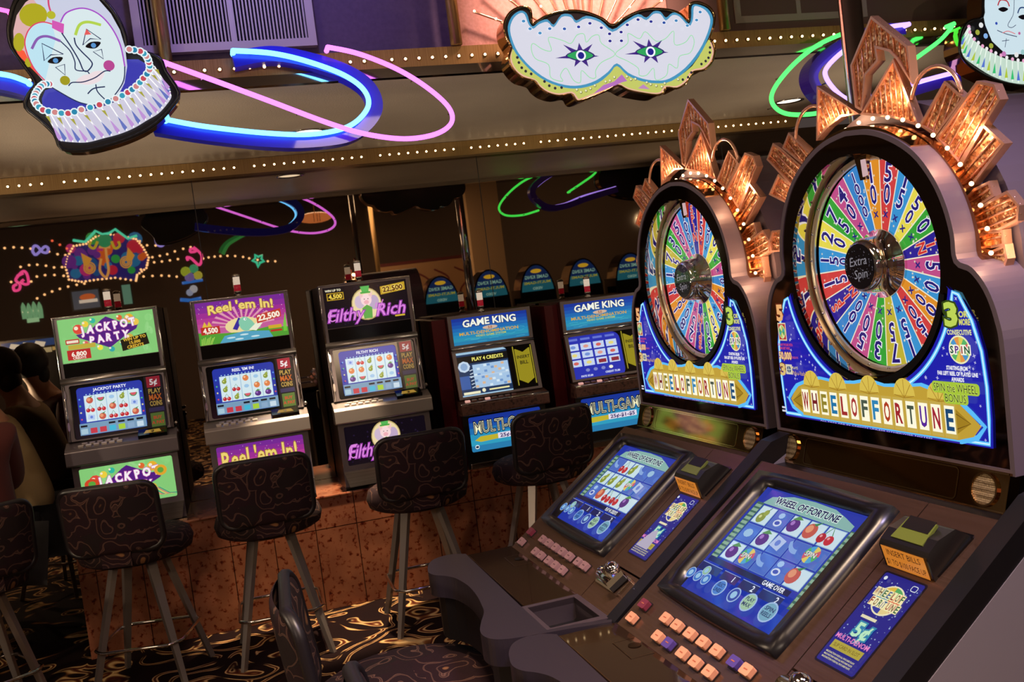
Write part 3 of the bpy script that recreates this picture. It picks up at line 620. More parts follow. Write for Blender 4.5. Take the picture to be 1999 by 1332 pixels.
def fruit(a, kind, x, y, s, fr, dim=1.):
    g = lambda c: G(c, dim)
    if kind == 'cherry':
        a.line([(x-.3*s, y-.1*s), (x, y+.42*s), (x+.25*s, y-.05*s)], .05*s, g('#3a8a3a'), fr); a.disc(x-.27*s, y-.2*s, .24*s, g('#b8202c'), fr, n=12); a.disc(x+.22*s, y-.22*s, .24*s, g('#c82834'), fr, n=12)
        a.disc(x-.33*s, y-.12*s, .07*s, g('#f0a0a0'), fr, n=8); a.disc(x+.15*s, y-.14*s, .07*s, g('#f0a0a0'), fr, n=8)
    elif kind == 'orange':
        a.disc(x, y-.04*s, .36*s, g('#e0804a'), fr, n=16); a.disc(x-.1*s, y+.08*s, .12*s, g('#f8c89a'), fr, n=10); a.poly([(x, y+.28*s), (x+.3*s, y+.46*s), (x+.1*s, y+.24*s)], g('#3a9a4a'), fr)
    elif kind == 'peach':
        a.disc(x, y-.06*s, .38*s, g('#c85a48'), fr, n=16); a.disc(x-.1*s, y+.02*s, .2*s, g('#e89a70'), fr, n=12); a.poly([(x-.05*s, y+.28*s), (x+.4*s, y+.48*s), (x+.15*s, y+.2*s)], g('#3a8a4a'), fr)
    elif kind == 'plum':
        a.disc(x, y-.06*s, .37*s, g('#5a2a80'), fr, ry=.33*s, n=16); a.disc(x-.12*s, y+.04*s, .12*s, g('#a878c8'), fr, n=10); a.poly([(x-.3*s, y+.2*s), (x, y+.45*s), (x+.35*s, y+.3*s), (x, y+.22*s)], g('#5a9a50'), fr)
    elif kind == 'pear':
        a.disc(x-.08*s, y-.14*s, .28*s, g('#8a9a38'), fr, n=14); a.disc(x+.06*s, y+.14*s, .17*s, g('#9aaa44'), fr, n=12); a.disc(x-.15*s, y-.1*s, .09*s, g('#d8dc90'), fr, n=8); a.line([(x+.1*s, y+.25*s), (x+.2*s, y+.44*s)], .05*s, g('#3a6a3a'), fr)
    elif kind == 'melon':
        a.poly(arc(x, y+.1*s, .42*s, 180, 360, 12), g('#2a8a4a'), fr); a.poly(arc(x, y+.12*s, .33*s, 180, 360, 12), g('#d85868'), fr)
    elif kind == 'banana':
        q = arc(x+.1*s, y+.4*s, .62*s, 195, 285, 10)+arc(x+.1*s, y+.5*s, .5*s, 280, 200, 10); a.poly(q, g('#8ab0e8'), fr)
    elif kind == 'wheel':
        for i in range(8): a.poly([(x, y)]+arc(x, y, .42*s, i*45, i*45+45, 3), g(['#d85a6a', '#e8d060', '#4aa8d8', '#50b860'][i % 4]), fr)
        a.text('SPIN', x, y, .22*s, g('#f8f8e0'), fr, .02, out=g('#204a80'), ow=.05)
    elif kind == 'rings':
        a.disc(x+.05*s, y-.16*s, .26*s, g('#d8e4f8'), fr, ry=.18*s, n=14); a.disc(x+.05*s, y-.16*s, .17*s, g('#4058b8'), fr, ry=.1*s, n=14); a.disc(x+.0*s, y+.22*s, .2*s, g('#a8ccf4'), fr, ry=.15*s, n=8)
    elif kind == 'blank':
        a.disc(x, y, .3*s, g('#a0c8e8'), fr, ry=.22*s, n=10)
    else:
        a.poly([(x-.4*s, y-.2*s), (x+.3*s, y-.35*s), (x+.4*s, y+.2*s), (x-.3*s, y+.35*s)], g('#b8ccf0'), fr); a.disc(x, y, .16*s, g('#6a88d8'), fr, n=10)
GRIDS = {'J': [['peach', 'melon', 'blank', 'pear', 'melon'], ['cherry', 'cherry', 'peach', 'cherry', 'money'], ['money', 'peach', 'cherry', 'cherry', 'peach']],
         'R': [['pear', 'blank', 'orange', 'blank', 'pear'], ['pear', 'cherry', 'blank', 'orange', 'orange'], ['cherry', 'pear', 'melon', 'plum', 'plum']],
         'F': [['money', 'cherry', 'pear', 'orange', 'orange'], ['orange', 'orange', 'pear', 'melon', 'plum'], ['plum', 'melon', 'blank', 'pear', 'blank']]}
def reel_screen(a, W_, H_, title, key, fr):
    a.rect(0, W_, 0, H_, G('#2436a8', .9), fr)
    a.text(title, W_*.5, H_*.93, H_*.06, G('#f0f4ff', 1.), fr, .02)
    for i in range(14): a.disc(W_*(.14+.72*i/13), H_*.845, H_*.014, G('#a8d8f8', .9), fr, n=6)
    gx0, gx1, gy0, gy1 = W_*.1, W_*.94, H_*.27, H_*.82
    a.rect(gx0, gx1, gy0, gy1, G('#a8c8e0', .95), fr); cw, ch = (gx1-gx0)/5, (gy1-gy0)/3
    for i in range(5):
        a.rect(gx0+cw*i+cw*.04, gx0+cw*(i+1)-cw*.04, gy0, gy1, G('#d4e8ee', .98), fr)
        for j in range(3): fruit(a, GRIDS[key][j][i], gx0+cw*(i+.5), gy1-ch*(j+.5), ch*.98, fr, .97)
    for j in range(4):
        for xx in (W_*.045, W_*.975): a.disc(xx, gy0+H_*(.06+.14*j), H_*.018, G(['#e05060', '#e8e0a0', '#50c080', '#60a0f0'][j], .9), fr, n=8)
    a.rect(0, W_, 0, H_*.24, G('#7aa0c0', .9), fr)
    for i, c_ in enumerate(['#a8c8d8', '#c83848', '#c83848', '#40b8d8', '#a8d038', '#88a8c8', '#c8dcea']):
        x = W_*(.06+.14*i); a.rect(x-.045*W_, x+.055*W_, H_*.02, H_*.13, G(c_, .95), fr)
        if i not in (1, 2): a.rect(x-.045*W_, x+.055*W_, H_*.165, H_*.205, G('#101828', .4), fr)
def art_jackpot(a, W_, H_, fr, low=False):
    a.rect(0, W_, 0, H_, G('#86cc78', .95), fr)
    for i in range(26):
        x, y = rnd.uniform(.04, .96)*W_, rnd.uniform(.06, .94)*H_; a.disc(x, y, rnd.uniform(.03, .07)*W_, G(['#a4dc92', '#94d484', '#b4e4a4'][i % 3], .95), fr, ry=rnd.uniform(.04, .09)*H_, n=9, rot=rnd.uniform(0, 3), c=a.L*a.step)
    a.lay()
    sc = 1.15 if low else 1.; cx, cy = .5*W_, (.52 if low else .6)*H_
    D = lambda pts: [(cx+x*W_*sc, cy+y*H_*sc) for x, y in pts]
    a.poly(D([(-.3, -.06), (-.33, .02), (-.2, .05), (-.05, .3), (0, .36), (.1, .25), (.2, .13), (.33, .12), (.3, 0), (.18, -.12), (.05, -.3), (0, -.36), (-.1, -.26)]), G('#5a2088', .8), fr)
    for x, y, c_, r in ((-.3, .14, '#e04838', .055), (-.22, .24, '#f0d040', .035), (-.14, .3, '#30b8a0', .03), (.14, .3, '#e06830', .03), (.24, .26, '#e8b030', .05), (.3, .16, '#f0c850', .04), (-.1, -.33, '#f0e040', .03), (.02, -.4, '#30a8a8', .03), (.14, -.3, '#40b8b0', .03), (-.24, -.2, '#e06060', .03), (.22, -.18, '#d0b040', .04)):
        q = D([(x, y)])[0]; a.disc(*q, r*W_*sc, G(c_, .95), fr, n=10); a.disc(q[0]-.008, q[1]+.006, r*W_*.4, G('#fff0d0', .9), fr, n=8)
    for i, ch in enumerate('JACKPOT'):
        q = D([(-.26+.088*i, .1+.012*i)])[0]; a.text(ch, *q, H_*.17*sc, G('#f4ecf0', 1.), fr, .05, out=G('#c860b0', .9), ow=.045, rot=(-.12 if i % 2 else .1), sx=.8)
    for i, ch in enumerate('PARTY'):
        q = D([(-.17+.088*i, -.14+.012*i)])[0]; a.text(ch, *q, H_*.16*sc, G('#f4ecf0', 1.), fr, .05, out=G('#c860b0', .9), ow=.045, rot=(.1 if i % 2 else -.1), sx=.8)
    if not low:
        a.rect(.06*W_, .2*W_, .42*H_, .53*H_, G('#c02828', .9), fr); a.rect(.07*W_, .19*W_, .445*H_, .505*H_, G('#f0e0c8', .95), fr)
        a.rect(.08*W_, .36*W_, .3*H_, .4*H_, G('#c8b040', .9), fr)
        a.rect(.06*W_, .3*W_, .06*H_, .29*H_, G('#c02828', .9), fr); a.text('6,800', .18*W_, .19*H_, .1*H_, G('#f8f0e0', 1.), fr, .03); a.text('CREDITS', .18*W_, .1*H_, .05*H_, G('#f8f0e0', 1.), fr, .02)
        a.poly([(.63*W_, .12*H_), (.92*W_, .22*H_), (.9*W_, .48*H_), (.62*W_, .38*H_)], G('#2a2010', .5), fr)
        for k, s_ in enumerate(('WIN UP TO', '15,000', 'CREDITS')): a.text(s_, .77*W_, (.39-.09*k)*H_, .065*H_, G('#e8b838', .95), fr, .03, rot=.1)
    else:
        for x, y, r in ((.12, .62, .08), (.86, .7, .07)):
            a.disc(x*W_, y*H_, r*W_, G('#d84828' if x < .5 else '#e8a830', .9), fr, ry=.13*H_, n=14); a.disc(x*W_, y*H_, r*W_*.5, G('#60a840', .9), fr, ry=.07*H_, n=10)
        for i in range(7): a.line([(W_*.7+i*.008, H_*.3), (W_*.78+i*.01, H_*.12), (W_*.86+i*.01, H_*.1)], .004, G(['#2a9a80', '#e8d060', '#e07070'][i % 3], .9), fr)
def art_reel(a, W_, H_, fr, low=False):
    nb = 8
    for i in range(nb):
        c_ = ['#7a2a98', '#8c2c98', '#a43096', '#b83c96', '#c44c98', '#cc60a0', '#d070a4', '#d07ca8'][i]
        a.rect(0, W_, H_*(1-(i+1)/nb), H_*(1-i/nb), G(c_, .9), fr, c=.0003)
    a.L += 2
    for i in range(45): a.disc(rnd.uniform(.02, .98)*W_, rnd.uniform(.5, .98)*H_, .0015, G('#f8d8f0', 1.), fr, n=5, c=a.L*a.step)
    a.lay()
    if not low:
        for i in range(13):
            an = math.radians(8+164*i/12); p = (.5*W_, .34*H_); q1, q2 = an-.05, an+.05
            a.poly([p, (p[0]+.36*W_*math.cos(q1), p[1]+.5*H_*math.sin(q1)), (p[0]+.36*W_*math.cos(q2), p[1]+.5*H_*math.sin(q2))], G('#e8a0b8', .9), fr, c=a.L*a.step)
        a.lay(); a.disc(.5*W_, .36*H_, .2*W_, G('#f4e0a0', .9), fr, ry=.2*H_, n=20)
        a.poly([(0, 0), (W_, 0), (W_, .2*H_), (.8*W_, .26*H_), (.5*W_, .2*H_), (.2*W_, .24*H_), (0, .3*H_)], G('#58a838', .85), fr)
        a.poly([(.22*W_, .0), (.82*W_, 0), (.78*W_, .16*H_), (.5*W_, .22*H_), (.28*W_, .16*H_)], G('#58a8c8', .9), fr)
        for x, y in ((.35, .1), (.5, .14), (.62, .07), (.44, .05)): a.disc(x*W_, y*H_, .05*W_, G('#d0ecf0', .9), fr, ry=.02*H_, n=10)
        a.poly([(.38*W_, .3*H_), (.46*W_, .56*H_), (.5*W_, .5*H_), (.43*W_, .26*H_)], G('#4030a8', .8), fr)
        a.poly(spline([(.47*W_, .3*H_), (.46*W_, .48*H_), (.53*W_, .56*H_), (.6*W_, .46*H_), (.64*W_, .34*H_), (.7*W_, .28*H_), (.6*W_, .24*H_), (.52*W_, .22*H_)], 3, True), G('#8ad0b0', .9), fr)
        a.disc(.53*W_, .5*H_, .015*W_, G('#f8f8f8', 1.), fr); a.disc(.535*W_, .5*H_, .006*W_, G('#102020', .3), fr)
        a.poly([(.56*W_, .24*H_), (.66*W_, .4*H_), (.72*W_, .36*H_), (.64*W_, .2*H_)], G('#f0f0d8', .95), fr)
        a.rect(.03*W_, .24*W_, .24*H_, .42*H_, G('#c03028', .9), fr); a.text('4,500', .135*W_, .33*H_, .12*H_, G('#f8ecd8', 1.), fr, .04, sx=.85)
        a.poly([(.66*W_, .36*H_), (.94*W_, .46*H_), (.94*W_, .66*H_), (.66*W_, .56*H_)], G('#c84030', .9), fr); a.text('22,500', .8*W_, .51*H_, .13*H_, G('#f8ecd8', 1.), fr, .04, rot=.11, width=.25*W_)
        for x, y in ((.05, .44), (.1, .5)): a.poly([(x*W_, .42*H_), ((x+.03)*W_, .55*H_), ((x+.06)*W_, .42*H_)], G('#e8c040', .9), fr)
        a.rect(.78*W_, .93*W_, .2*H_, .28*H_, G('#d8b030', .9), fr); a.rect(.8*W_, .93*W_, .12*H_, .17*H_, G('#c03028', .9), fr)
        for i in range(8): a.line([((.02+.015*i)*W_, 0), ((.03+.02*i)*W_, (.15+.02*(i % 3))*H_)], .003, G('#b8e060', .9), fr)
        for i in range(5): a.line([((.95+.008*i)*W_, .1*H_), ((.955+.008*i)*W_, (.3+.06*i)*H_)], .003, G('#78d040', .9), fr)
        a.text("Reel 'em In!", .5*W_, .8*H_, .2*H_, G('#ecd070', 1.), fr, .03, width=.72*W_, out=G('#a87820', .8), ow=.035, arc=.012)
    else:
        a.rect(0, W_, 0, H_*.25, G('#c83c60', .9), fr); a.text("Reel 'em In!", .48*W_, .62*H_, .44*H_, G('#ecd070', 1.), fr, .02, width=.86*W_, out=G('#a87820', .8), ow=.03, arc=.01)
        a.poly([(.9*W_, 0), (W_, 0), (W_, .5*H_), (.95*W_, .4*H_)], G('#50c040', .9), fr)
def art_rich(a, W_, H_, fr, low=False):
    a.rect(0, W_, 0, H_, G('#150c1c', .5), fr)
    for i in range(40):
        x, y = rnd.uniform(.03, .97)*W_, rnd.uniform(.04, .96)*H_; a.disc(x, y, .0045, G('#5a4078', .6), fr, n=8, c=a.L*a.step); a.disc(x, y-.002, .003, G('#251838', .5), fr, n=8, c=(a.L+1)*a.step)
    a.L += 2; cx, cy = .5*W_, (.5 if not low else .62)*H_
    a.disc(cx, cy, .18*W_, G('#c8b070', .9), fr, ry=.4*H_, n=24); a.disc(cx, cy, .17*W_, G('#f0dca8', .95), fr, ry=.37*H_, n=24)
    a.disc(cx-.08*W_, cy+.06*H_, .06*W_, G('#d8c0d8', .9), fr, ry=.16*H_); a.disc(cx+.09*W_, cy+.02*H_, .06*W_, G('#c8b0d0', .9), fr, ry=.18*H_)
    a.disc(cx, cy+.1*H_, .065*W_, G('#f8d8d8', 1.), fr, ry=.15*H_); a.disc(cx, cy+.04*H_, .03*W_, G('#f0b0b8', 1.), fr, ry=.05*H_)
    for s_ in (-1, 1): a.poly([(cx+s_*.03*W_, cy+.2*H_), (cx+s_*.08*W_, cy+.3*H_), (cx+s_*.07*W_, cy+.14*H_)], G('#f4c8c8', .95), fr); a.disc(cx+s_*.022*W_, cy+.12*H_, .006*W_, G('#181018', .2), fr, n=8)
    a.poly([(cx-.06*W_, cy-.1*H_), (cx, cy-.02*H_), (cx+.06*W_, cy-.1*H_), (cx+.05*W_, cy-.36*H_), (cx-.05*W_, cy-.36*H_)], G('#68b050', .9), fr)
    a.rect(cx-.06*W_, cx+.06*W_, cy+.26*H_, cy+.3*H_, G('#48a848', .95), fr); a.poly([(cx-.04*W_, cy+.3*H_), (cx+.04*W_, cy+.3*H_), (cx+.055*W_, cy+.44*H_), (cx-.055*W_, cy+.44*H_)], G('#58b858', .95), fr)
    if not low:
        a.text('Filthy', .25*W_, .3*H_, .3*H_, G('#e088e0', 1.), fr, .0, width=.42*W_, shear=.3, out=G('#a040b0', .85), ow=.05); a.text('Rich', .79*W_, .32*H_, .3*H_, G('#e088e0', 1.), fr, .0, width=.34*W_, shear=.3, out=G('#a040b0', .85), ow=.05)
        a.line(spline([(.14*W_, .44*H_), (.06*W_, .42*H_), (.03*W_, .3*H_), (.06*W_, .18*H_), (.11*W_, .2*H_)], 5), .006, G('#d880d8', 1.), fr); a.line(spline([(.62*W_, .5*H_), (.6*W_, .4*H_), (.64*W_, .3*H_), (.68*W_, .48*H_), (.7*W_, .56*H_)], 5), .005, G('#d880d8', 1.), fr)
        a.rect(.04*W_, .24*W_, .68*H_, .86*H_, G('#c8a028', .9), fr); a.rect(.05*W_, .23*W_, .7*H_, .84*H_, G('#2a1c10', .5), fr); a.text('4,500', .14*W_, .77*H_, .1*H_, G('#f0d050', 1.), fr, .04); a.text('WIN UP TO', .12*W_, .92*H_, .05*H_, G('#f8f0d0', 1.), fr, .03)
        a.poly([(.68*W_, .68*H_), (.98*W_, .74*H_), (.98*W_, .94*H_), (.68*W_, .88*H_)], G('#c8a028', .9), fr); a.text('22,500', .83*W_, .81*H_, .12*H_, G('#6a3010', .8), fr, .04, rot=.06, width=.24*W_, out=G('#f8e070', 1.), ow=.06)
        a.rect(.82*W_, .94*W_, .1*H_, .14*H_, G('#d8b838', .9), fr)
    else:
        a.text('Filthy', .22*W_, .34*H_, .34*H_, G('#e088e0', 1.), fr, .0, width=.36*W_, shear=.3, out=G('#a040b0', .85), ow=.05); a.text('Rich', .78*W_, .36*H_, .34*H_, G('#e088e0', 1.), fr, .0, width=.32*W_, shear=.3, out=G('#a040b0', .85), ow=.05)
        a.line(spline([(.14*W_, .52*H_), (.06*W_, .5*H_), (.03*W_, .34*H_), (.06*W_, .2*H_), (.11*W_, .22*H_)], 5), .006, G('#d880d8', 1.), fr)
def video_machine(u, label, key, title, art, deckm, lit=1.):
    W_ = .47; t = thing('slot_machine', label, 'slot machine', (u, 4.88, CT), 0)
    prof = [(.02, .012), (.02, .34), (.0, .355), (.0, .42), (.05, .445), (.09, .715), (.09, 1.035), (.43, 1.035), (.43, .012)]
    body = MB(); body.prism([(y, z) for y, z in prof], 0, W_, P('#2a2426', .45), Fr((0, 0, 0), (0, 1, 0), (0, 0, 1))); body.box(.0, W_, .0, .43, 0, .012, M_CHROME); body.build('cabinet', t)
    f = MB(); F1 = FACE(0, .085, 0)
    f.prism([(0, .715), (W_, .715), (W_, 1.04), (0, 1.04)], -.012, .02, FR_GREY, F1, [[(.022, .82), (W_-.022, .82), (W_-.022, 1.027), (.022, 1.027)]], side=FR_CHROME)
    f.tube([(.004, .06, .72), (.004, .06, 1.038), (W_-.004, .06, 1.038), (W_-.004, .06, .72)], .0045, FR_CHROME, 8)
    f.build('top_frame', t, bevel=.002)
    g = MB(); F2 = FACE(.022, .078, .82); art(g, W_-.044, .207, F2); g.build('top_glass', t)
    MB().box(.022, W_-.022, .060, .086, .752, .818, M_BLACKG).build('black_trim_panel', t)
    MB().tube([(0, .062, .735), (W_, .062, .735)], .0155, M_STEEL, 12).build('chrome_bar', t)
    # leaning monitor door
    an = math.atan2(.04, .27); ey = (0, math.sin(an), math.cos(an)); F3 = Fr((0, .042, .452), (1, 0, 0), ey)
    d = MB(); H_ = .272
    d.prism([(0, 0), (W_, 0), (W_, H_), (0, H_)], -.03, .018, FR_GREY, F3, [rrect(.03, .448, .006, .262, .012)], side=FR_CHROME)
    d.tube([(.008, .0, .02), (.008, H_, .02)], .006, FR_CHROME, 8, fr=F3).tube([(W_-.008, .0, .02), (W_-.008, H_, .02)], .006, FR_CHROME, 8, fr=F3)
    for yy in (.05, .2): d.prism(arc(.012, yy+.02, .006, 0, 360, 10, .022)[:-1], .018, .027, FR_CHROME, F3)
    d.build('monitor_door', t)
    bz = MB(); bz.prism(rrect(.03, .448, .006, .262, .012), -.02, .003, M_BLACKG, F3, [rrect(.058, .352, .022, .248, .016)]); bz.build('monitor_bezel', t)
    s_ = MB(); s_.L = 1; reel_screen(s_, .294, .226, title, key, Fr(F3(.058, .022, -.004), (1, 0, 0), ey)); s_.build('monitor_screen', t)
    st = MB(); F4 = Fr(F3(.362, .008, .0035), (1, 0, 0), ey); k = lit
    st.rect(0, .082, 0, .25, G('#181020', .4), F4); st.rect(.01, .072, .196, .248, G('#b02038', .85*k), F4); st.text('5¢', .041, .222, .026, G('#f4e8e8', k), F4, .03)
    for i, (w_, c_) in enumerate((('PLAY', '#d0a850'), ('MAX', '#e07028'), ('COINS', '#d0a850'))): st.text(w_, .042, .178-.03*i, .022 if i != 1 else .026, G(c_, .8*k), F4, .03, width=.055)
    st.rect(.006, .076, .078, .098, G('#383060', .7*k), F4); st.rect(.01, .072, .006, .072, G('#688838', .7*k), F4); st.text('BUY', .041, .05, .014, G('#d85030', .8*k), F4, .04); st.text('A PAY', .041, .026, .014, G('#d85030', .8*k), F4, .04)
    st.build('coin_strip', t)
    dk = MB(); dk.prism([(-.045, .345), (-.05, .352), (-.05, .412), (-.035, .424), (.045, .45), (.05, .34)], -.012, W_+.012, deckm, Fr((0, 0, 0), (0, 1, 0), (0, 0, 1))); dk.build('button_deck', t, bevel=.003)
    dn = Fr((0, -.035, .424), (1, 0, 0), (0, .951, .309))
    for i in range(6):
        MB().prism(rrect(.045+.034*i, .069+.034*i, .008, .022, .003), 0, .008, P('#c0b8b0', .3), dn).build('button', t)
    for i in range(5):
        MB().prism(rrect(.06+.034*i, .084+.034*i, .032, .045, .003), 0, .008, P('#a8a098', .3), dn).build('button', t)
    ba = MB(); ba.prism([(.31, .004), (.44, .004), (.44, .075), (.31, .075)], -.01, .018, M_BLACKG, dn); ba.poly([(.335, .02), (.345, .055), (.405, .055), (.415, .02)], G('#b8903a', .7), dn, c=.0185); ba.text('$', .375, .038, .02, P('#201810'), dn, .04, c=.019); ba.build('bill_slot', t)
    bf = MB(); F5 = FACE(0, .018, .0)
    bf.prism([(0, .02), (W_, .02), (W_, .342), (0, .342)], -.01, .012, FR_GREY, F5, [rrect(.028, W_-.028, .125, .322, .008)], side=FR_CHROME); bf.build('belly_door', t)
    b2 = MB(); art(b2, W_-.056, .197, FACE(.028, .014, .125), True); b2.build('belly_glass', t)
    MB().prism([(.02, .02), (W_-.02, .02), (W_-.0, .1), (.0, .1)], .0, .03, M_STEEL, F5).build('coin_tray', t, bevel=.004)
    for zz in (.47, .43): MB().lathe([(.008, 0), (.012, .012), (.006, .02)], FR_CHROME, (W_, .05, zz), axis='x', n=12).build('side_knob', t)
    candle(.235, .25, 1.035, t)
    return t
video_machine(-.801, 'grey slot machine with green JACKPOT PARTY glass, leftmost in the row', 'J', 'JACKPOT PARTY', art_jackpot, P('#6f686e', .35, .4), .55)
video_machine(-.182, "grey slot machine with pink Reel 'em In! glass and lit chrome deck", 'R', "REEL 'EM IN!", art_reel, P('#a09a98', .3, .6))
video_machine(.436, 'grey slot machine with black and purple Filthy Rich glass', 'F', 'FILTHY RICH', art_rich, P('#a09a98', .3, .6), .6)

def king_art(a, W_, H_, fr):
    for i in range(8):
        c_ = ['#1a38a0', '#1c48ac', '#1e5ab4', '#2270bc', '#2484c0', '#2894c4', '#309cc0', '#2c88b8'][i]; a.rect(0, W_, H_*(1-(i+1)/8), H_*(1-i/8), G(c_, .85), fr, c=.0003)
    a.L += 2
    for i in range(16):
        x, y = rnd.uniform(.05, .85)*W_, rnd.uniform(.05, .45)*H_; a.line([(x, y), (x+.03, y+rnd.uniform(-.006, .006)), (x+.05, y)], .0015, G('#58c8e0', .8), fr, c=a.L*a.step)
    a.text('GAME KING', .5*W_, .77*H_, .25*H_, G('#eef0e0', 1.), fr, .03, width=.7*W_, out=G('#2a2c60', .5), ow=.04, arc=.004)
    a.text('GAME KING', .5*W_, .77*H_, .25*H_, G('#f4f4e8', 1.), fr, .0, width=.7*W_, arc=.004)
    a.disc(.5*W_, .54*H_, .1*W_, G('#d8b8a0', .9), fr, ry=.07*H_, n=16); a.text('5.0', .5*W_, .54*H_, .09*H_, G('#a85838', .8), fr, .03)
    a.text('MULTI-DENOMINATION', .48*W_, .4*H_, .11*H_, G('#d8a838', .95), fr, .02, width=.78*W_); a.text('VIDEO GAME SYSTEM', .5*W_, .27*H_, .07*H_, G('#c8cc50', .9), fr, .02, width=.4*W_)
def king_machine(u, label, screen):
    W_ = .455; t = thing('slot_machine', label, 'slot machine', (u, 4.88, CT))
    prof = [(.02, 0), (.02, .30), (-.02, .31), (-.02, .345), (.04, .36), (.09, .61), (.09, .80), (.44, .80), (.44, 0)]
    MB().prism(prof, 0, W_, P('#30070d', .3), Fr((0, 0, 0), (0, 1, 0), (0, 0, 1))).build('cabinet', t)
    MB().box(-.075, -.002, .12, .44, 0, .79, P('#4a0a12', .25)).build('side_fin', t)
    f = MB(); F1 = FACE(0, .088, 0)
    f.prism([(0, .61), (W_, .61), (W_, .802), (0, .802)], -.01, .02, FR_GREY, F1, [[(.02, .645), (W_-.02, .645), (W_-.02, .785), (.02, .785)]], side=FR_CHROME); f.tube([(0, .066, .628), (W_, .066, .628)], .008, FR_CHROME, 8); f.build('top_frame', t)
    g = MB(); king_art(g, W_-.04, .14, FACE(.02, .08, .645)); g.build('top_glass', t)
    an = math.atan2(.05, .25); ey = (0, math.sin(an), math.cos(an)); F3 = Fr((0, .032, .362), (1, 0, 0), ey)
    d = MB(); d.prism([(0, 0), (W_, 0), (W_, .25), (0, .25)], -.03, .02, FR_GREY, F3, [[(.02, .012), (W_-.02, .012), (W_-.02, .245), (.02, .245)]], side=FR_CHROME); d.build('monitor_door', t)
    b_ = MB(); b_.rect(.02, W_-.02, .012, .245, M_BLACKG, F3, c=.002)
    b_.L = 0; s_ = MB(); s_.L = 2; S3 = Fr(F3(0, 0, .003), (1, 0, 0), ey)
    screen(s_, S3); s_.build('monitor_screen', t)
    p = MB(); p.poly([(.34, .225), (.425, .225), (.425, .06), (.385, .035), (.34, .06)], G('#a89a20', .75), Fr(F3(0, 0, .009), (1, 0, 0), ey)); p.poly([(.34, .24), (.425, .24), (.425, .228), (.383, .205), (.34, .228)], M_BLACKG, Fr(F3(0, 0, .011), (1, 0, 0), ey))
    p.text('INSERT', .383, .18, .016, P('#181408', .4), Fr(F3(0, 0, .011), (1, 0, 0), ey), .02, width=.07); p.text('BILL', .383, .15, .018, P('#181408', .4), Fr(F3(0, 0, .011), (1, 0, 0), ey), .02, width=.045); p.rect(.33, .335, .03, .24, G('#c8b838', .7), Fr(F3(0, 0, .010), (1, 0, 0), ey)); p.rect(.429, .433, .03, .24, G('#c8b838', .7), Fr(F3(0, 0, .010), (1, 0, 0), ey)); p.build('bill_guide', t)
    b_.build('monitor_surround', t)
    MB().prism([(-.045, .285), (-.05, .292), (-.05, .34), (-.04, .348), (.035, .362), (.05, .28)], -.008, W_+.012, M_STONE, Fr((0, 0, 0), (0, 1, 0), (0, 0, 1))).build('button_deck', t, bevel=.003)
    MB().tube([(-.008, -.045, .347), (W_+.012, -.045, .347)], .004, FR_CHROME, 8).build('deck_trim', t)
    dn = Fr((0, -.04, .35), (1, 0, 0), (0, .985, .17))
    for i in range(8):
        MB().prism(rrect(.02+.036*i, .046+.036*i, .012, .03, .003), 0, .008, G('#f0b0a0', .8) if i in (0, 3) else P('#705048', .3), dn).build('button', t)
    bf = MB(); F5 = FACE(0, .018, 0); bf.prism([(0, .0), (W_, .0), (W_, .285), (0, .285)], -.01, .012, M_BLACK, F5, [rrect(.03, W_-.03, .085, .268, .01)], side=FR_CHROME); bf.build('belly_door', t)
    b2 = MB(); F6 = FACE(.03, .014, .085); w2, h2 = W_-.06, .183
    for i in range(6): b2.rect(0, w2, h2*(1-(i+1)/6), h2*(1-i/6), G(['#1a38a0', '#1e58b4', '#2478bc', '#2c9cc8', '#34a8cc', '#2c84b8'][i], .85), F6, c=.0003)
    b2.L = 2; b2.text('MULTI-GAME', .5*w2, .68*h2, .33*h2, G('#f0ecc0', 1.), F6, .02, width=.86*w2, out=G('#182048', .4), ow=.06); b2.text('MULTI-GAME', .5*w2, .68*h2, .33*h2, G('#202c58', .5), F6, -.012, width=.86*w2)
    b2.poly([(.06*w2, .32*h2), (.14*w2, .42*h2), (.55*w2, .42*h2), (.55*w2, .3*h2), (.14*w2, .26*h2)], G('#c8b830', .9), F6); b2.rect(.38*w2, .8*w2, .28*h2, .44*h2, G('#e8e0f0', .95), F6); b2.text('25¢-$1-$5', .59*w2, .36*h2, .1*h2, G('#483080', .6), F6, .03, width=.36*w2)
    b2.disc(.08*w2, .13*h2, .03*w2, G('#e0ecf0', .9), F6, ry=.06*h2); b2.disc(.08*w2, .13*h2, .022*w2, G('#182048', .4), F6, ry=.03*h2); b2.build('belly_glass', t)
    MB().box(.01, W_-.01, -.015, .02, .0, .03, FR_CHROME).build('coin_tray', t, bevel=.004)
    candle(.235, .25, .80, t)
    return t
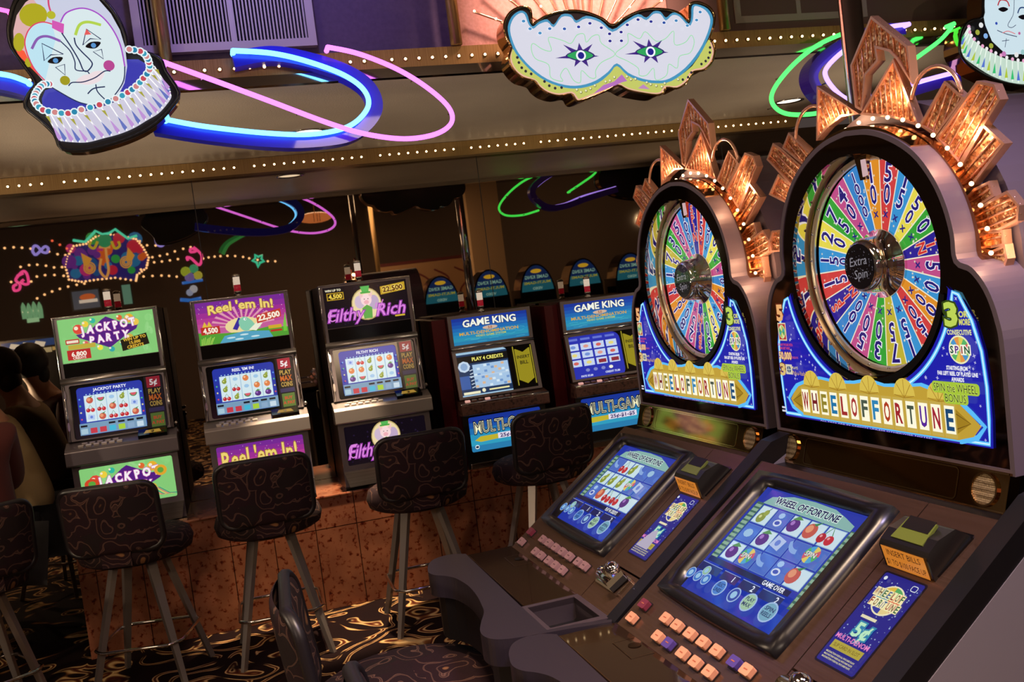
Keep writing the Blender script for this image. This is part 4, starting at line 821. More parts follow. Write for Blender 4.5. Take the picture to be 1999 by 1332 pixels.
def scr_keno(a, fr):
    a.poly(rrect(.0, .30, .0, .245, .02), G('#a8d0ec', .85), fr); a.rect(.02, .30, .02, .235, G('#1c3c68', .7), fr); a.rect(.02, .3, .185, .225, G('#0c1018', .4), fr)
    a.text('PLAY 4 CREDITS', .19, .205, .018, G('#f0e870', .95), fr, .03, width=.17); a.disc(.055, .17, .033, G('#c8dcf0', .95), fr, ry=.03, n=8); a.disc(.055, .17, .02, G('#90b0d8', .9), fr, n=8)
    a.rect(.1, .295, .05, .175, G('#a8c8e8', .95), fr)
    for i in range(10):
        for j in range(8):
            if (i*7+j*5) % 9 < 3: a.rect(.102+.0192*i, .118+.0192*i, .053+.0152*j, .065+.0152*j, G(['#e0b890', '#d8ecf8', '#7098d0'][(i+j) % 3], .95), fr, c=(a.L+1)*a.step)
    a.L += 2; a.rect(.02, .295, .112, .117, G('#c0d8f0', .9), fr); a.rect(.022, .075, .05, .12, G('#3c64b0', .8), fr)
    for j in range(6): a.line([(.08, .055+.018*j), (.098, .06+.018*j)], .004, G('#d8e8f8', .9), fr)
    a.rect(.03, .12, .022, .035, G('#f0ecc8', .95), fr); a.rect(.17, .28, .03, .038, G('#f0e8a8', .95), fr); a.disc(.14, .035, .01, G('#f0ecc8', .95), fr)
def scr_poker(a, fr):
    a.poly(rrect(.0, .32, .0, .245, .04), G('#2a34b8', .85), fr)
    for j in range(4):
        for i in range(4):
            if j == 0: a.rect(.02+.072*i, .075+.072*i, .222, .234, G('#6878d8', .9), fr); continue
            x, y = .012+.074*i, .205-.045*(j-1)
            a.rect(x, x+.062, y-.036, y, G('#c8d8f4', .95), fr); a.disc(x+.03, y-.018, .016, G(['#e8a090', '#7898e0', '#f0e080', '#e06860'][(i*3+j) % 4], .9), fr, ry=.009, n=8)
            if j == 3 and i > 1: a.rect(x+.012, x+.056, y-.03, y-.01, G('#9c3040', .8), fr)
    for i in range(4): a.disc(.1+.045*i, .055, .012, G('#f4f4e0' if i == 3 else '#8088c8', .95), fr, ry=.009, n=12)
    a.text('PAYS 55.00', .09, .025, .01, G('#e0e8ff', .95), fr, .03); a.text('CREDIT 75.00', .24, .03, .01, G('#e0e8ff', .95), fr, .03)
king_machine(1.075, 'red slot machine with GAME KING glass and yellow arrow reading INSERT BILL', scr_keno)
king_machine(1.703, 'red GAME KING slot machine with blue card screen, partly behind the wheel machine', scr_poker)

# ------------------------------------------------------------------ stools
def stool_proto():
    t = thing('bar_stool', '-', 'stool')
    sz = .655; s = MB(); n = 28
    prof = [(0, sz-.105), (.2, sz-.105), (.228, sz-.09), (.238, sz-.055), (.226, sz-.018), (.2, sz-.004), (.1, sz+.004), (0, sz+.006)]
    s.lathe(prof, M_FABRIC, n=36); s.build('seat', t)
    MB().lathe([(.12, sz-.125), (.12, sz-.105)], M_BLACK, n=20).build('swivel_plate', t)
    # curved padded back, towards -y
    def back(thk, w_, z0, z1, r, m, name, yoff=0., par=None):
        q = rrect(-w_/2, w_/2, z0, z1, r, 6); mb = MB(); R = .42
        def pt(x, z, d):
            y = -.235+(R-math.sqrt(max(R*R-x*x, 0)))*.75+(z-z0)*-.12+d; return (x, y, z)
        cols = 12; vs_ = []; 
        # fill by clipping a grid to the rounded outline
        def xr(z):
            dz0 = max(0, r-(z-z0)); dz1 = max(0, r-(z1-z)); d = max(dz0, dz1)
            return w_/2-(r-math.sqrt(max(r*r-d*d, 0)))
        zs = [z0+(z1-z0)*(.5-.5*math.cos(PI*i/14)) for i in range(15)]
        for sd, bul in ((-1, 1), (1, 1)):
            g = []
            for z in zs:
                X_ = xr(z)
                for i in range(cols+1):
                    x = X_*(2*i/cols-1); e = (1-(2*i/cols-1)**6)*(1-abs((z-(z0+z1)/2)/((z1-z0)/2))**6)
                    g.append(pt(x, z, yoff+sd*thk/2*(.35+.65*max(e, 0)**.5)))
            fs = []
            for j in range(14):
                for i in range(cols):
                    k = j*(cols+1)+i; f_ = (k, k+1, k+cols+2, k+cols+1); fs.append(f_ if sd < 0 else f_[::-1])
            mb.add(g, fs, m, True)
        zz = []
        o = mb.build(name, par or t)
        ed = MB(); loop = [pt(x, z, yoff) for x, z in rrect(-w_/2, w_/2, z0, z1, r, 8)]
        ed.tube(loop, thk*.30, P('#141014', .4), 8, True); ed.build('edge_piping', o); return o
    back(.048, .385, .625, .90, .05, M_FABRIC, 'backrest')
    br = MB(); br.box(-.06, .06, -.232, -.205, sz-.09, .68, M_FABRIC); br.build('back_bracket', t)
    for i in range(4):
        an = math.radians(45+90*i); c_, s_ = math.cos(an), math.sin(an)
        top = Vector((.11*c_, .11*s_, sz-.12)); bot = Vector((.27*c_, .27*s_, 0)); tx_ = Vector((-s_, c_, 0))
        rad = Vector((c_, s_, 0)); vs_ = []
        for p, w1, w2 in ((bot, .009, .012), (top, .020, .012)):
            for a_, b_ in ((-1, -1), (1, -1), (1, 1), (-1, 1)): vs_.append(p+tx_*w1*a_+rad*w2*b_)
        MB().add(vs_, [(3, 2, 1, 0), (4, 5, 6, 7)]+[(j, (j+1) % 4, 4+(j+1) % 4, 4+j) for j in range(4)], P('#9a928e', .35, .5)) if False else None
        m_ = MB(); m_.add(vs_, [(3, 2, 1, 0), (4, 5, 6, 7)]+[(j, (j+1) % 4, 4+(j+1) % 4, 4+j) for j in range(4)], P('#8e8682', .35, .5)); m_.build('leg', t)
    zr = .2; rr = .11+.16*(1-zr/(sz-.12))
    q = []
    for i in range(4):
        a0 = 45+90*i
        q += [(rr*1.07*math.cos(math.radians(a0+d)), rr*1.07*math.sin(math.radians(a0+d)), zr) for d in (-8, 0, 8)]
    MB().tube(q, .0075, M_CHROME, 8, True).build('foot_ring', t)
    return t
def copy_tree(o, par=None):
    c = o.copy(); scene.collection.objects.link(c); c.parent = par
    for ch in o.children: copy_tree(ch, c)
    return c
st0 = stool_proto(); first = True
for x, y, rz, lb in ((-.52, 4.43, -14, 'floral bar stool in front of the green JACKPOT PARTY machine'), (.04, 4.47, 0, "floral bar stool in front of the pink Reel 'em In! machine"),
                     (.72, 4.45, 0, 'floral bar stool in front of the Filthy Rich machine'), (1.35, 4.52, 4, 'floral bar stool in front of the first GAME KING machine'),
                     (.28, 2.17, -92, 'floral bar stool seen from the side, in front of the farther wheel machine'), (.365, 1.50, -88, 'floral bar stool at the bottom edge, mostly out of frame'),
                     (-1.15, 4.33, 30, 'dark floral bar stool under the person in red'), (-1.16, 3.75, 20, 'paler floral bar stool cut off by the left frame edge')):
    o = st0 if first else copy_tree(st0); first = False
    o.location = (x, y, 0); o.rotation_euler = (0, 0, math.radians(rz)); o['label'] = lb; o['group'] = 'floral bar stools'
# ------------------------------------------------------------------ the two wheel machines
BZ = MO[2]
ZT, ST = math.cos(TILT), math.sin(TILT)
def dk(x, s, h=0.): return (x, s*ZT-h*ST, BZ+s*ST+h*ZT)
DF = Fr((0, 0, BZ), (1, 0, 0), (0, ZT, ST))
CZ = .347
z4 = lambda pts: [(1480+a/2.834, 230+b/2.834) for a, b in pts]
z5 = lambda pts: [(1480+a/3.805, 550+b/3.805) for a, b in pts]
z3 = lambda pts: [(1299+a/2.856, b/2.856) for a, b in pts]
r1 = lambda pts: [(1199+a/2.499, 800+b/2.499) for a, b in pts]
OUTR = [(.31, .018), (.312, .20), (.306, .255), (.29, .300), (.264, .332), (.236, .346), (.234, .385), (.224, .43), (.203, .476), (.166, .522), (.115, .556), (.06, .577), (0, .585)]
OUTR = spline(OUTR, 4)
OUT = OUTR+[(-x, z) for x, z in OUTR[-2::-1]]
def inset(poly, d, cz=.3):
    c = []
    n = len(poly)
    for i in range(n):
        a, b, e = Vector(poly[i-1]), Vector(poly[i]), Vector(poly[(i+1) % n])
        t1 = (b-a).normalized(); t2 = (e-b).normalized(); n1 = Vector((-t1.y, t1.x)); n2 = Vector((-t2.y, t2.x)); m = (n1+n2).normalized()
        c.append(tuple(b+m*d/max(m.dot(n1), .4)))
    return c
WEDGES = [('10', '#e89428'), ('50', '#d84040'), ('15', '#3a98d8'), ('250', '#f0e050'), ('30', '#38a838'), ('SPIN', '#2c2098'), ('25', '#c8508c'), ('80', '#3a98d8'), ('100', '#e89428'), ('150', '#d84040'), ('15', '#3a98d8'), ('75', '#c8b838'), ('30', '#38a838'), ('50', '#c8508c'), ('100', '#3a88d0'), ('SPIN', '#2c2098'), ('15', '#d84040'), ('150', '#3a98d8'), ('20', '#f0e050'), ('75', '#38a838'), ('40', '#c8508c'), ('1000', '#3a88d0')]
CROWN = [
 [(1150, 88), (1355, 255), (1378, 470), (1290, 330), (1250, 288), (1180, 270), (1190, 340), (1120, 420), (1100, 620), (1062, 600), (1035, 365)],
 [(1275, 325), (1418, 705), (1260, 655), (1090, 640)],
 [(848, 478), (1085, 635), (985, 652), (910, 710), (845, 785)],
 [(1560, 450), (1672, 545), (1510, 760), (1418, 700)],
 [(1740, 450), (1838, 470), (1872, 555), (1640, 925), (1510, 770), (1672, 545)],
 [(1775, 690), (1897, 800), (1700, 1055), (1640, 930)],
 [(1810, 1008), (1838, 1095), (1690, 1190), (1665, 1080)],
 [(1910, 1062), (1978, 1145), (1970, 1232), (1860, 1290), (1715, 1300), (1690, 1190), (1838, 1100)],
 [(1715, 1300), (1888, 1280), (1895, 1370), (1740, 1400)],
 [(603, 797), (655, 830), (800, 960), (740, 1075), (568, 890)],
 [(690, 738), (810, 850), (795, 940), (655, 825)],
 [(632, 970), (745, 1065), (718, 1155), (580, 1085)],
]
def crown_local():
    cs = [[face_xy(x, y, .11) for x, y in z3(p)] for p in CROWN]
    cs.append([face_xy(x, y, .11) for x, y in z4([(1240, 760), (1370, 700), (1385, 780), (1355, 878), (1210, 830)])])
    cs.append([face_xy(x, y, .11) for x, y in z4([(130, 620), (80, 625), (62, 690), (75, 745), (125, 740)])])
    return cs
CR = crown_local()
def wheel_machine(org, label, rotw, near):
    t = thing('wheel_slot_machine', label, 'slot machine', (org[0], org[1], 0), YAW, 'wheel bonus slot machines')
    W = MB
    # body and head
    b = W(); b.prism([(-.45, 0), (-.45, BZ-.36), (-.02, BZ-.07), (.05, BZ-.06), (.62, BZ-.06), (.62, 0)], -.262, .36, M_BLACK, Fr((0, 0, 0), (0, 1, 0), (0, 0, 1))); b.build('lower_cabinet', t)
    sp = W(); sp.prism([(-.47, 0), (-.47, BZ-.36), (-.395, BZ-.33), (.0, BZ-.035), (.05, BZ-.01), (.12, BZ-.07), (.64, BZ-.07), (.64, 0)], .38, .402, P('#6e686a', .5), Fr((0, 0, 0), (0, 1, 0), (0, 0, 1))); sp.build('side_panel', t)
    bo = W()
    bo.prism([(-.30, -.42), (-.03, .018), (.06, .05), (.3, .05), (.3, -.1), (.02, -.12), (-.30, -.5)] if False else [(-.41, -.335), (-.395, -.285), (.0, .01), (.05, .022), (.12, .022), (.12, -.08), (.05, -.09), (-.36, -.4)], .363, .401, P('#08070a', .4), Fr((0, 0, BZ), (0, 1, 0), (0, 0, 1))); bo.build('side_bolster', t, bevel=.006)
    hd = W(); body = [(.31, -.06), (.31, .30)]+arc(0, CZ, .278, -2, 182, 30)+[(-.31, .30), (-.31, -.06)]
    hd.prism(body, -.50, -.0, M_TAUPE, FACE(0, .135, BZ)); hd.build('head_cabinet', t)
    sh = W(); sh.prism(OUT, -.085, 0, M_TAUPE, FACE(0, .05, BZ), [inset(OUT, .009)], side=M_TAUPE); sh.prism(inset(OUT, .002), -.088, -.02, M_TAUPE, FACE(0, .05, BZ), [arc(0, CZ, .2, 0, 360, 48)[:-1]], side=M_TAUPE)
    sh.prism(arc(0, CZ, .243, 50, 165, 30)+arc(0, CZ, .225, 165, 50, 30), -.07, -.004, M_GOLDCHROME, FACE(0, .05, BZ)); sh.prism(arc(0, CZ, .2445, -2, 182, 40)+arc(0, CZ, .225, 182, -2, 40), -.074, -.04, P('#b08058', .12, 1.), FACE(0, .05, BZ), smooth=True); sh.build('face_surround', t)
    gl = W(); F0 = FACE(0, .05, BZ)
    gl.prism(inset(OUT, .009), -.01, -.002, M_BLACKGLASS, F0, [arc(0, CZ, .1965, 0, 360, 64)[:-1]]); gl.build('mirrored_face_glass', t)
    # recessed wheel
    DY = .105
    wl = W(); FW_ = FACE(0, DY, BZ+CZ); n = 22; da = 2*PI/n; R_ = .186
    for i, (s_, c_) in enumerate(WEDGES):
        mid = PI/2-math.radians(rotw)-i*da
        pts = [(0, 0)]+[(R_*math.cos(mid+da*(.5-k/4)), R_*math.sin(mid+da*(.5-k/4))) for k in range(5)]
        wl.poly(pts, G(c_, .95), FW_, c=.0002)
        wl.line([(.05*math.cos(mid+da/2), .05*math.sin(mid+da/2)), (R_*math.cos(mid+da/2), R_*math.sin(mid+da/2))], .0022, G('#f4ecd0', 1.), FW_, c=.0006)
        rr = random.Random(i)
        for k in range(9):
            q = rr.uniform(.07, .18); an = mid+rr.uniform(-.42, .42)*da; wl.star(q*math.cos(an), q*math.sin(an), .0028, G('#f8f4d8', .8), FW_, 5, .4, rr.uniform(0, 2), c=.0008)
        chars = list(s_); L_ = len(chars)
        hts = {1: .038, 2: .037, 3: .028, 4: .022}[L_]; r0 = R_-.006-hts/2
        for k, ch in enumerate(chars):
            r = r0-k*hts*1.02
            wdt = min(2*r*math.sin(da/2)*.52, hts*.72)
            sp_ = s_ == 'SPIN'
            wl.text(ch, r*math.cos(mid), r*math.sin(mid), hts*.9, G('#f8c8a8' if sp_ else '#f6f2ff', 1.), FW_, .06, None, mid-PI/2, sx=wdt/(hts*.72), c=.001)
            wl.text(ch, r*math.cos(mid), r*math.sin(mid), hts*.9, G('#e83838' if sp_ else '#281c80', .8), FW_, .02, None, mid-PI/2, sx=wdt/(hts*.72), c=.0014)
        if L_ < 4:
            r = r0-L_*hts*1.02+.004; wl.text('x', r*math.cos(mid), r*math.sin(mid)-.0, .014, G('#30288a', .8), FW_, .03, None, mid-PI/2, c=.0014)
    wl.prism(arc(0, 0, .196, 0, 360, 48)[:-1], -.004, 0, M_BLACKG, FW_)
    wl.build('wheel', t)
    wall = W(); nn = 72
    vs_ = []
    for i in range(nn):
        a_ = 2*PI*i/nn
        for y in (.052, DY): vs_.append((.1975*math.cos(a_), y, BZ+CZ+.1975*math.sin(a_)))
    wall.add(vs_, [(2*i, 2*i+1, (2*i+3) % (2*nn), (2*i+2) % (2*nn)) for i in range(nn)], P('#e8dcc8', .03, 1.), True); wall.build('mirror_ring', t)
    rg = W(); rg.tube([(.1885*math.cos(a_), DY-.012, BZ+CZ+.1885*math.sin(a_)) for a_ in [2*PI*i/60 for i in range(60)]], .0058, P('#e8dcc0', .22, .6), 8, True)
    for i in range(22):
        a_ = 2*PI*(i+.5)/22-math.radians(rotw); rg.ball((.186*math.cos(a_), DY-.018, BZ+CZ+.186*math.sin(a_)), .003, M_CHROME, 6)
    rg.build('peg_ring', t)
    hb = W(); hb.lathe([(.062, -.001), (.061, -.008), (.051, -.011), (.049, -.040), (.045, -.047), (.0405, -.051)], P('#f0e8dc', .05, 1.), (0, DY, BZ+CZ), axis='y', n=48)
    hb.build('hub', t)
    hf = W(); H0 = FACE(0, DY-.051, BZ+CZ); hf.disc(0, 0, .0402, P('#141018', .25), H0, n=36, c=.0002); rr = random.Random(3)
    for i in range(60):
        q, an = .037*math.sqrt(rr.random()), rr.uniform(0, 2*PI); hf.disc(q*math.cos(an), q*math.sin(an), .0008, G('#8a8494', .6), H0, n=5, c=.0004)
    hf.text('Extra', -.001, .010, .0155, G('#a09aa4', .7), H0, .0, None, .08, shear=.2, c=.0008); hf.text('Spin', .003, -.013, .0155, G('#a09aa4', .7), H0, .0, None, .08, shear=.2, c=.0008); hf.build('hub_badge', t)
    pt = W(); pt.prism([(-.016, .198), (.02, .198), (.010, .150), (-.004, .150)], 0, .008, M_GOLDCHROME, FACE(0, .085, BZ+CZ)); pt.build('pointer', t); pk = W(); pk.prism([(.004, .155), (.016, .157), (.012, .185), (.002, .185)] , 0, .003, G('#e8c0c4', .8), FACE(.004, .0765, BZ+CZ)); pk.build('pointer_label', t)
    pane = W(); pane.prism(arc(0, CZ, .1965, 0, 360, 48)[:-1], None, 0, M_GLASS, FACE(0, .0505, BZ)); pane.build('wheel_glass', t)
    # printed lit glass round the wheel
    ar = W(); ar.step = .00022
    inner = arc(0, CZ, .216, -12, -168, 40)
    BL = '#1a1cb0'
    outer = [(-.208, .306), (-.240, .282), (-.262, .25), (-.275, .205), (-.278, .15), (-.276, .10), (-.273, .056), (0, .056), (.273, .056), (.277, .10), (.278, .15), (.274, .205), (.262, .25), (.240, .282), (.208, .306)]
    ar.poly(inner+outer, G(BL, .9), F0, c=.0004)
    ar.L = 3; rr = random.Random(11)
    for i in range(230):
        x, z = rr.uniform(-.27, .27), rr.uniform(.062, .3)
        if math.hypot(x, z-CZ) > .232 and not (abs(x) > .262 or (abs(x) > .235 and z > .24)): ar.star(x, z, rr.uniform(.0016, .0042), G('#c8c8f8', .8), F0, 4 if i % 3 else 5, .35, rr.uniform(0, 2), c=.0007)
    NB = G('#58b8f4', 1.05)
    lx = arc(0, CZ, .222, -14, -74, 24); rx = arc(0, CZ, .222, -106, -166, 24)
    right = [(.06, .115)]+arc(0, CZ, .226, -72, -13, 24)+[(.232, .292), (.254, .252), (.268, .205), (.272, .15), (.270, .10), (.267, .062), (.17, .062)]
    left = [(-.06, .115)]+arc(0, CZ, .226, -108, -167, 24)+[(-.232, .292), (-.254, .252), (-.268, .205), (-.272, .15), (-.270, .10), (-.267, .062), (-.205, .062)]
    for q in (right, left): ar.line(q, .0072, NB, F0); ar.line(q, .0026, G('#c0e8ff', 1.15), F0)
    ar.line(arc(0, CZ, .205, -15, -165, 40), .012, P('#050508', .3), F0)
    FT0 = Fr(F0(0, -.036, 0), (1, 0, 0), (0, 0, 1)); FT0.ey = FT0.ey*1.0; FT0.o = F0(0, -.0065, 0); FT0.ey = V3((0, 0, 1.13))
    # title plaque with letter tiles
    tit = [(-.235, .075), (-.245, .088), (-.232, .1), (-.215, .112), (-.17, .124), (-.14, .128), (-.09, .124), (-.04, .126), (0, .132), (.04, .126), (.09, .128), (.13, .132), (.17, .124), (.21, .114), (.232, .1), (.255, .084), (.238, .068), (.205, .06), (.1, .06), (0, .06), (-.1, .06), (-.2, .062)]
    TF = lambda pts, s_=1., dz=0.: [(x*s_, .092+(z-.092)*s_+dz) for x, z in pts]
    ar.line(TF(tit, 1.03), .008, NB, FT0, True); ar.poly(TF(tit, 1.0), G('#c8a438', .9), FT0)
    for x in (-.17, -.09, 0, .09, .17):
        ar.poly(arc(x, .116, .026, 0, 180, 10), G('#dcc050', .95), FT0, c=(ar.L+1)*ar.step); 
        for k in range(5): ar.line([(x, .112), (x+.024*math.cos(PI*k/4), .116+.024*math.sin(PI*k/4))], .0012, G('#a88028', .9), FT0, c=(ar.L+2)*ar.step)
    ar.L += 3
    for s_ in (-1, 1): ar.poly([(s_*.2, .108), (s_*.236, .086), (s_*.2, .066)], G('#a88420', .9), FT0); ar.line([(s_*.2, .1), (s_*.236, .086), (s_*.2, .074)], .0015, G('#705010', .8), FT0)
    cols = ['#a82028', '#802028', '#a09030', '#2080b8', '#b03030', '#b83838', '#506050', '#3090c8', '#c04020', '#b02830', '#485848', '#6028a8', '#b02038', '#1a5080']
    for i, ch in enumerate('WHEELOFFORTUNE'):
        x = -.192+.0296*i; ar.rect(x-.0135, x+.0135, .062, .112, G('#c8ac50', .95), FT0, c=(ar.L+1)*ar.step); ar.rect(x-.0108, x+.0108, .068, .108, G('#fbf4d8', 1.05), FT0, c=(ar.L+2)*ar.step)
        ar.text(ch, x, .088, .029 if i not in (6, 10) else .026, G(cols[i], .8), FT0, .03, .0145 if ch != 'W' else .018, c=(ar.L+3)*ar.step)
    ar.L += 4
    ar.rect(-.262, .21, .0565, .0595, G('#3020a8', .9), F0); ar.text('ALL PAYS ARE IN CREDITS UNLESS OTHERWISE NOTED', .0, .058, .0022, G('#d8d0ff', .9), F0, .0, .3)
    # right texts
    ar.text('3', .217, .262, .034, G('#c0d858', .95), F0, .05, .022, out=G('#385010', .7), ow=.06); ar.text('OR', .243, .262, .009, G('#d8d870', .95), F0, .04); ar.text('MORE', .245, .25, .009, G('#d8d870', .95), F0, .04, .022)
    ar.text('CONSECUTIVE', .232, .234, .0075, G('#e8e8a0', .95), F0, .03, .05)
    ar.disc(.23, .207, .0225, G('#e8e8b8', 1.), F0, n=28); 
    for i in range(12): ar.poly([(.23, .207)]+arc(.23, .207, .0198, i*30, i*30+30, 3), G(['#d85a5a', '#58b868', '#e0d058', '#e89848', '#4a98d0', '#88c860'][i % 6], .95), F0, c=(ar.L+1)*ar.step)
    ar.L += 2
    for i, ch in enumerate('SPIN'): ar.text(ch, .2145+.0105*i, .207, .012, G('#f4f4e0', 1.), F0, .12, c=(ar.L+1)*ar.step); ar.text(ch, .2145+.0105*i, .207, .011, G(['#186048', '#7030a0', '#c03838', '#206840'][i], .7), F0, .03, c=(ar.L+2)*ar.step)
    ar.L += 3
    for s_, z, w_ in (('STARTING FROM', .178, .044), ('FAR LEFT REEL OF PLAYED LINE', .169, .084), ('AWARDS', .160, .026)): ar.text(s_, .222, z, .006, G('#f0f0f8', 1.), F0, .04, w_)
    for s_, z, w_ in (('SPIN the WHEEL', .146, .092), ('BONUS', .130, .044)):
        ar.poly(rrect(.215-w_/2-.004, .215+w_/2+.004, z-.0095, z+.0095, .006), G('#a8c838', .95), F0); ar.text(s_, .215, z, .013, G('#284010', .6), F0, .0, w_, out=G('#d8e878', 1.), ow=.03)
    # left texts
    ar.text('5', -.242, .268, .03, G('#f0b070', .95), F0, .05, .018, out=G('#702810', .7), ow=.06); ar.rect(-.253, -.225, .212, .248, G('#e0d0a8', .95), F0); ar.rect(-.2505, -.2275, .2145, .2455, G('#c83838', .85), F0)
    ar.disc(-.239, .23, .011, G('#c8e0a0', .95), F0, ry=.014, n=16)
    for i in range(8): ar.poly([(-.239, .23)]+arc(-.239, .23, .0095, i*45, i*45+45, 2, .012), G(['#48a8a8', '#b8c858', '#e8e0a8', '#58a858'][i % 4], .9), F0, c=(ar.L+1)*ar.step)
    ar.L += 2; ar.text('ON ANY PAYLINE WITH', -.232, .204, .005, G('#e04858', .95), F0, .02, .05); ar.text('MAX BET WINS', -.234, .197, .005, G('#e04858', .95), F0, .02, .034)
    ar.text('50,000', -.235, .182, .014, G('#f0c890', .95), F0, .04, .042, out=G('#a04848', .8), ow=.05); ar.text('CREDITS', -.202, .179, .004, G('#d05870', .9), F0, .02)
    ar.text('3', -.247, .154, .022, G('#e0c078', .95), F0, .05, .015, out=G('#803020', .7), ow=.05); ar.rect(-.236, -.214, .145, .165, G('#d8d0b8', .95), F0); ar.disc(-.225, .155, .007, G('#506890', .7), F0, n=12); ar.line([(-.225, .147), (-.225, .163)], .001, G('#f0f0e0', .9), F0); ar.line([(-.232, .155), (-.218, .155)], .001, G('#f0f0e0', .9), F0)
    ar.text('PLAYS', -.203, .159, .005, G('#e8d898', .9), F0, .02); ar.text('Pick-a-Vault Bonus', -.180, .149, .0085, G('#e8b850', .95), F0, .0, .064); ar.rect(-.262, -.248, .074, .078, G('#e0e0f0', .8), F0); ar.rect(-.262, -.248, .067, .071, G('#e0e0f0', .8), F0)
    ar.build('lit_artwork', t)
    # speaker strip
    ss = W(); FS = Fr((0, .028, BZ-.036), (1, 0, 0), (0, .018, .058))
    ss.prism([(-.305, 0), (.305, 0), (.305, .062), (-.305, .062)], -.02, 0, P('#b89058', .06, 1.), FS); ss.L = 1
    for q in ([(-.303, .002), (.303, .002), (.303, .060), (-.303, .060)], rrect(-.20, .205, .006, .056, .008)): ss.line(q, .0022, P('#e8c890', .1, 1.), FS, True)
    ss.build('mirror_strip', t)
    for sx in (-.247, .262):
        o = W(); o.prism(arc(sx, .031, .0265, 0, 360, 28)[:-1], -.002, .004, M_GOLDCHROME, FS, [arc(sx, .031, .0235, 0, 360, 28)[:-1]]); o.prism(arc(sx, .031, .0235, 0, 360, 28)[:-1], None, .002, M_MESH, FS); o.build('speaker', t)
    rd = W(); rd.box(-.262, .362, -.030, .05, BZ-.06, BZ-.036, P('#0c0a0c', .3)); rd.tube([(-.26, -.03, BZ-.034), (.362, -.03, BZ-.034)], .007, P('#100c10', .25), 8); rd.build('black_ledge', t)
    # sloped deck
    dp = W(); dp.prism([(-.252, -.472), (.2165, -.472), (.2165, -.038), (-.252, -.038)], -.02, 0, M_DECK, DF, [[(-.195, -.36), (.16, -.36), (.16, -.075), (-.195, -.075)]]); dp.build('deck_plate', t, bevel=.002)
    dr = W(); dr.prism([(.2195, -.372), (.362, -.372), (.362, -.038), (.2195, -.038)], -.02, .0005, M_DECK, DF); dr.prism([(.2195, -.472), (.362, -.472), (.362, -.376), (.2195, -.376)], -.02, 0., M_DECK, DF); dr.build('service_door', t, bevel=.002)
    # monitor
    bz = W()
    def bowed(x0, x1, s0, s1, d, n_=8):
        q = []
        for i in range(n_): u = i/n_; q.append((x0+(x1-x0)*u, s0-d*math.sin(PI*u)))
        for i in range(n_): u = i/n_; q.append((x1+d*.6*math.sin(PI*u), s0+(s1-s0)*u))
        for i in range(n_): u = i/n_; q.append((x1+(x0-x1)*u, s1+d*math.sin(PI*u)))
        for i in range(n_): u = i/n_; q.append((x0-d*.6*math.sin(PI*u), s1+(s0-s1)*u))
        return q
    ob = bowed(-.214, .178, -.374, -.066, .006); ib = bowed(-.173, .135, -.345, -.09, .0)
    k = len(ob); vs_ = [DF(x, s_, -.002) for x, s_ in ob]+[DF(x*.985-.0003, s_*.985-.003, .014) for x, s_ in ob]+[DF(x*1.04+.0008, (s_+.2175)*1.04-.2175, .012) for x, s_ in ib]+[DF(x, s_, -.004) for x, s_ in ib]
    fs = [(j*k+i, j*k+(i+1) % k, (j+1)*k+(i+1) % k, (j+1)*k+i) for j in range(3) for i in range(k)]
    bz.add(vs_, fs, P('#100e12', .3), True); bz.build('monitor_bezel', t)
    sc = W(); sc.step = .0002; SX, SY = .308, .255; FSC = Fr(DF(-.173, -.345, -.003), DF.ex, DF.ey)
    def SR(x0, x1, y0, y1, c_, s_=.9): sc.rect(x0*SX, x1*SX, y0*SY, y1*SY, G(c_, s_, .08), FSC)
    SR(0, 1, 0, 1, '#2238b0', .8)
    sc.poly([(.08*SX, .86*SY), (.12*SX, .93*SY), (.2*SX, .95*SY), (.3*SX, .98*SY), (.5*SX, .99*SY), (.7*SX, .98*SY), (.82*SX, .94*SY), (.92*SX, .9*SY), (.92*SX, .85*SY)], G('#90c0b8', .8, .08), FSC)
    sc.text('WHEEL OF FORTUNE', .48*SX, .915*SY, .055*SY, G('#203070', .5), FSC, .03, .6*SX, out=G('#d0e8e0', .9), ow=.08)
    SR(.03, .1, .3, .86, '#4a7868', .7); SR(.93, .985, .2, .86, '#4a7868', .7)
    for i in range(13): sc.rect(.035*SX, .095*SX, (.31+.042*i)*SY, (.335+.042*i)*SY, G('#98c0a0', .75), FSC, c=(sc.L+1)*sc.step); sc.rect(.935*SX, .98*SX, (.22+.05*i)*SY, (.25+.05*i)*SY, G('#98c0a0', .75), FSC, c=(sc.L+1)*sc.step)
    sc.L += 2
    rows = [['pear', 'rings', 'plum', 'peach', 'cherry'], ['blank', 'plum', 'money', 'banana', 'wheel'], ['plum', 'wheel', 'banana', 'rings', 'peach']] if near else [['banana', 'cherry', 'pear', 'banana', 'blank'], ['pear', 'pear', 'pear', 'wheel', 'money'], ['rings', 'peach', 'cherry', 'cherry', 'plum']]
    for i in range(5):
        for j in range(3):
            x, y = (.115+.163*i)*SX, (.68-.175*j)*SY; w_, h_ = .152*SX, .162*SY; lit = rows[j][i] in ('pear', 'plum', 'peach', 'cherry')
            sc.rect(x, x+w_, y, y+h_, G('#90b8d8' if lit else '#6080c8', .85, .08), FSC, c=(sc.L+1)*sc.step); sc.rect(x+.0015, x+w_-.0015, y+.0015, y+h_-.0015, G('#cce4ee' if lit else '#4a6cc4', .9, .08), FSC, c=(sc.L+2)*sc.step)
    sc.L += 3
    for i in range(5):
        for j in range(3): fruit(sc, rows[j][i], (.115+.163*i)*SX+.076*SX, (.68-.175*j)*SY+.081*SY, .17*SY, FSC, .85)
    SR(.1, .93, .255, .30, '#101c58', .5); sc.text('GAME OVER' if near else 'PLAY 45 CREDITS', .78*SX, .278*SY, .036*SY, G('#f0f4ff', .95), FSC, .02, .2*SX)
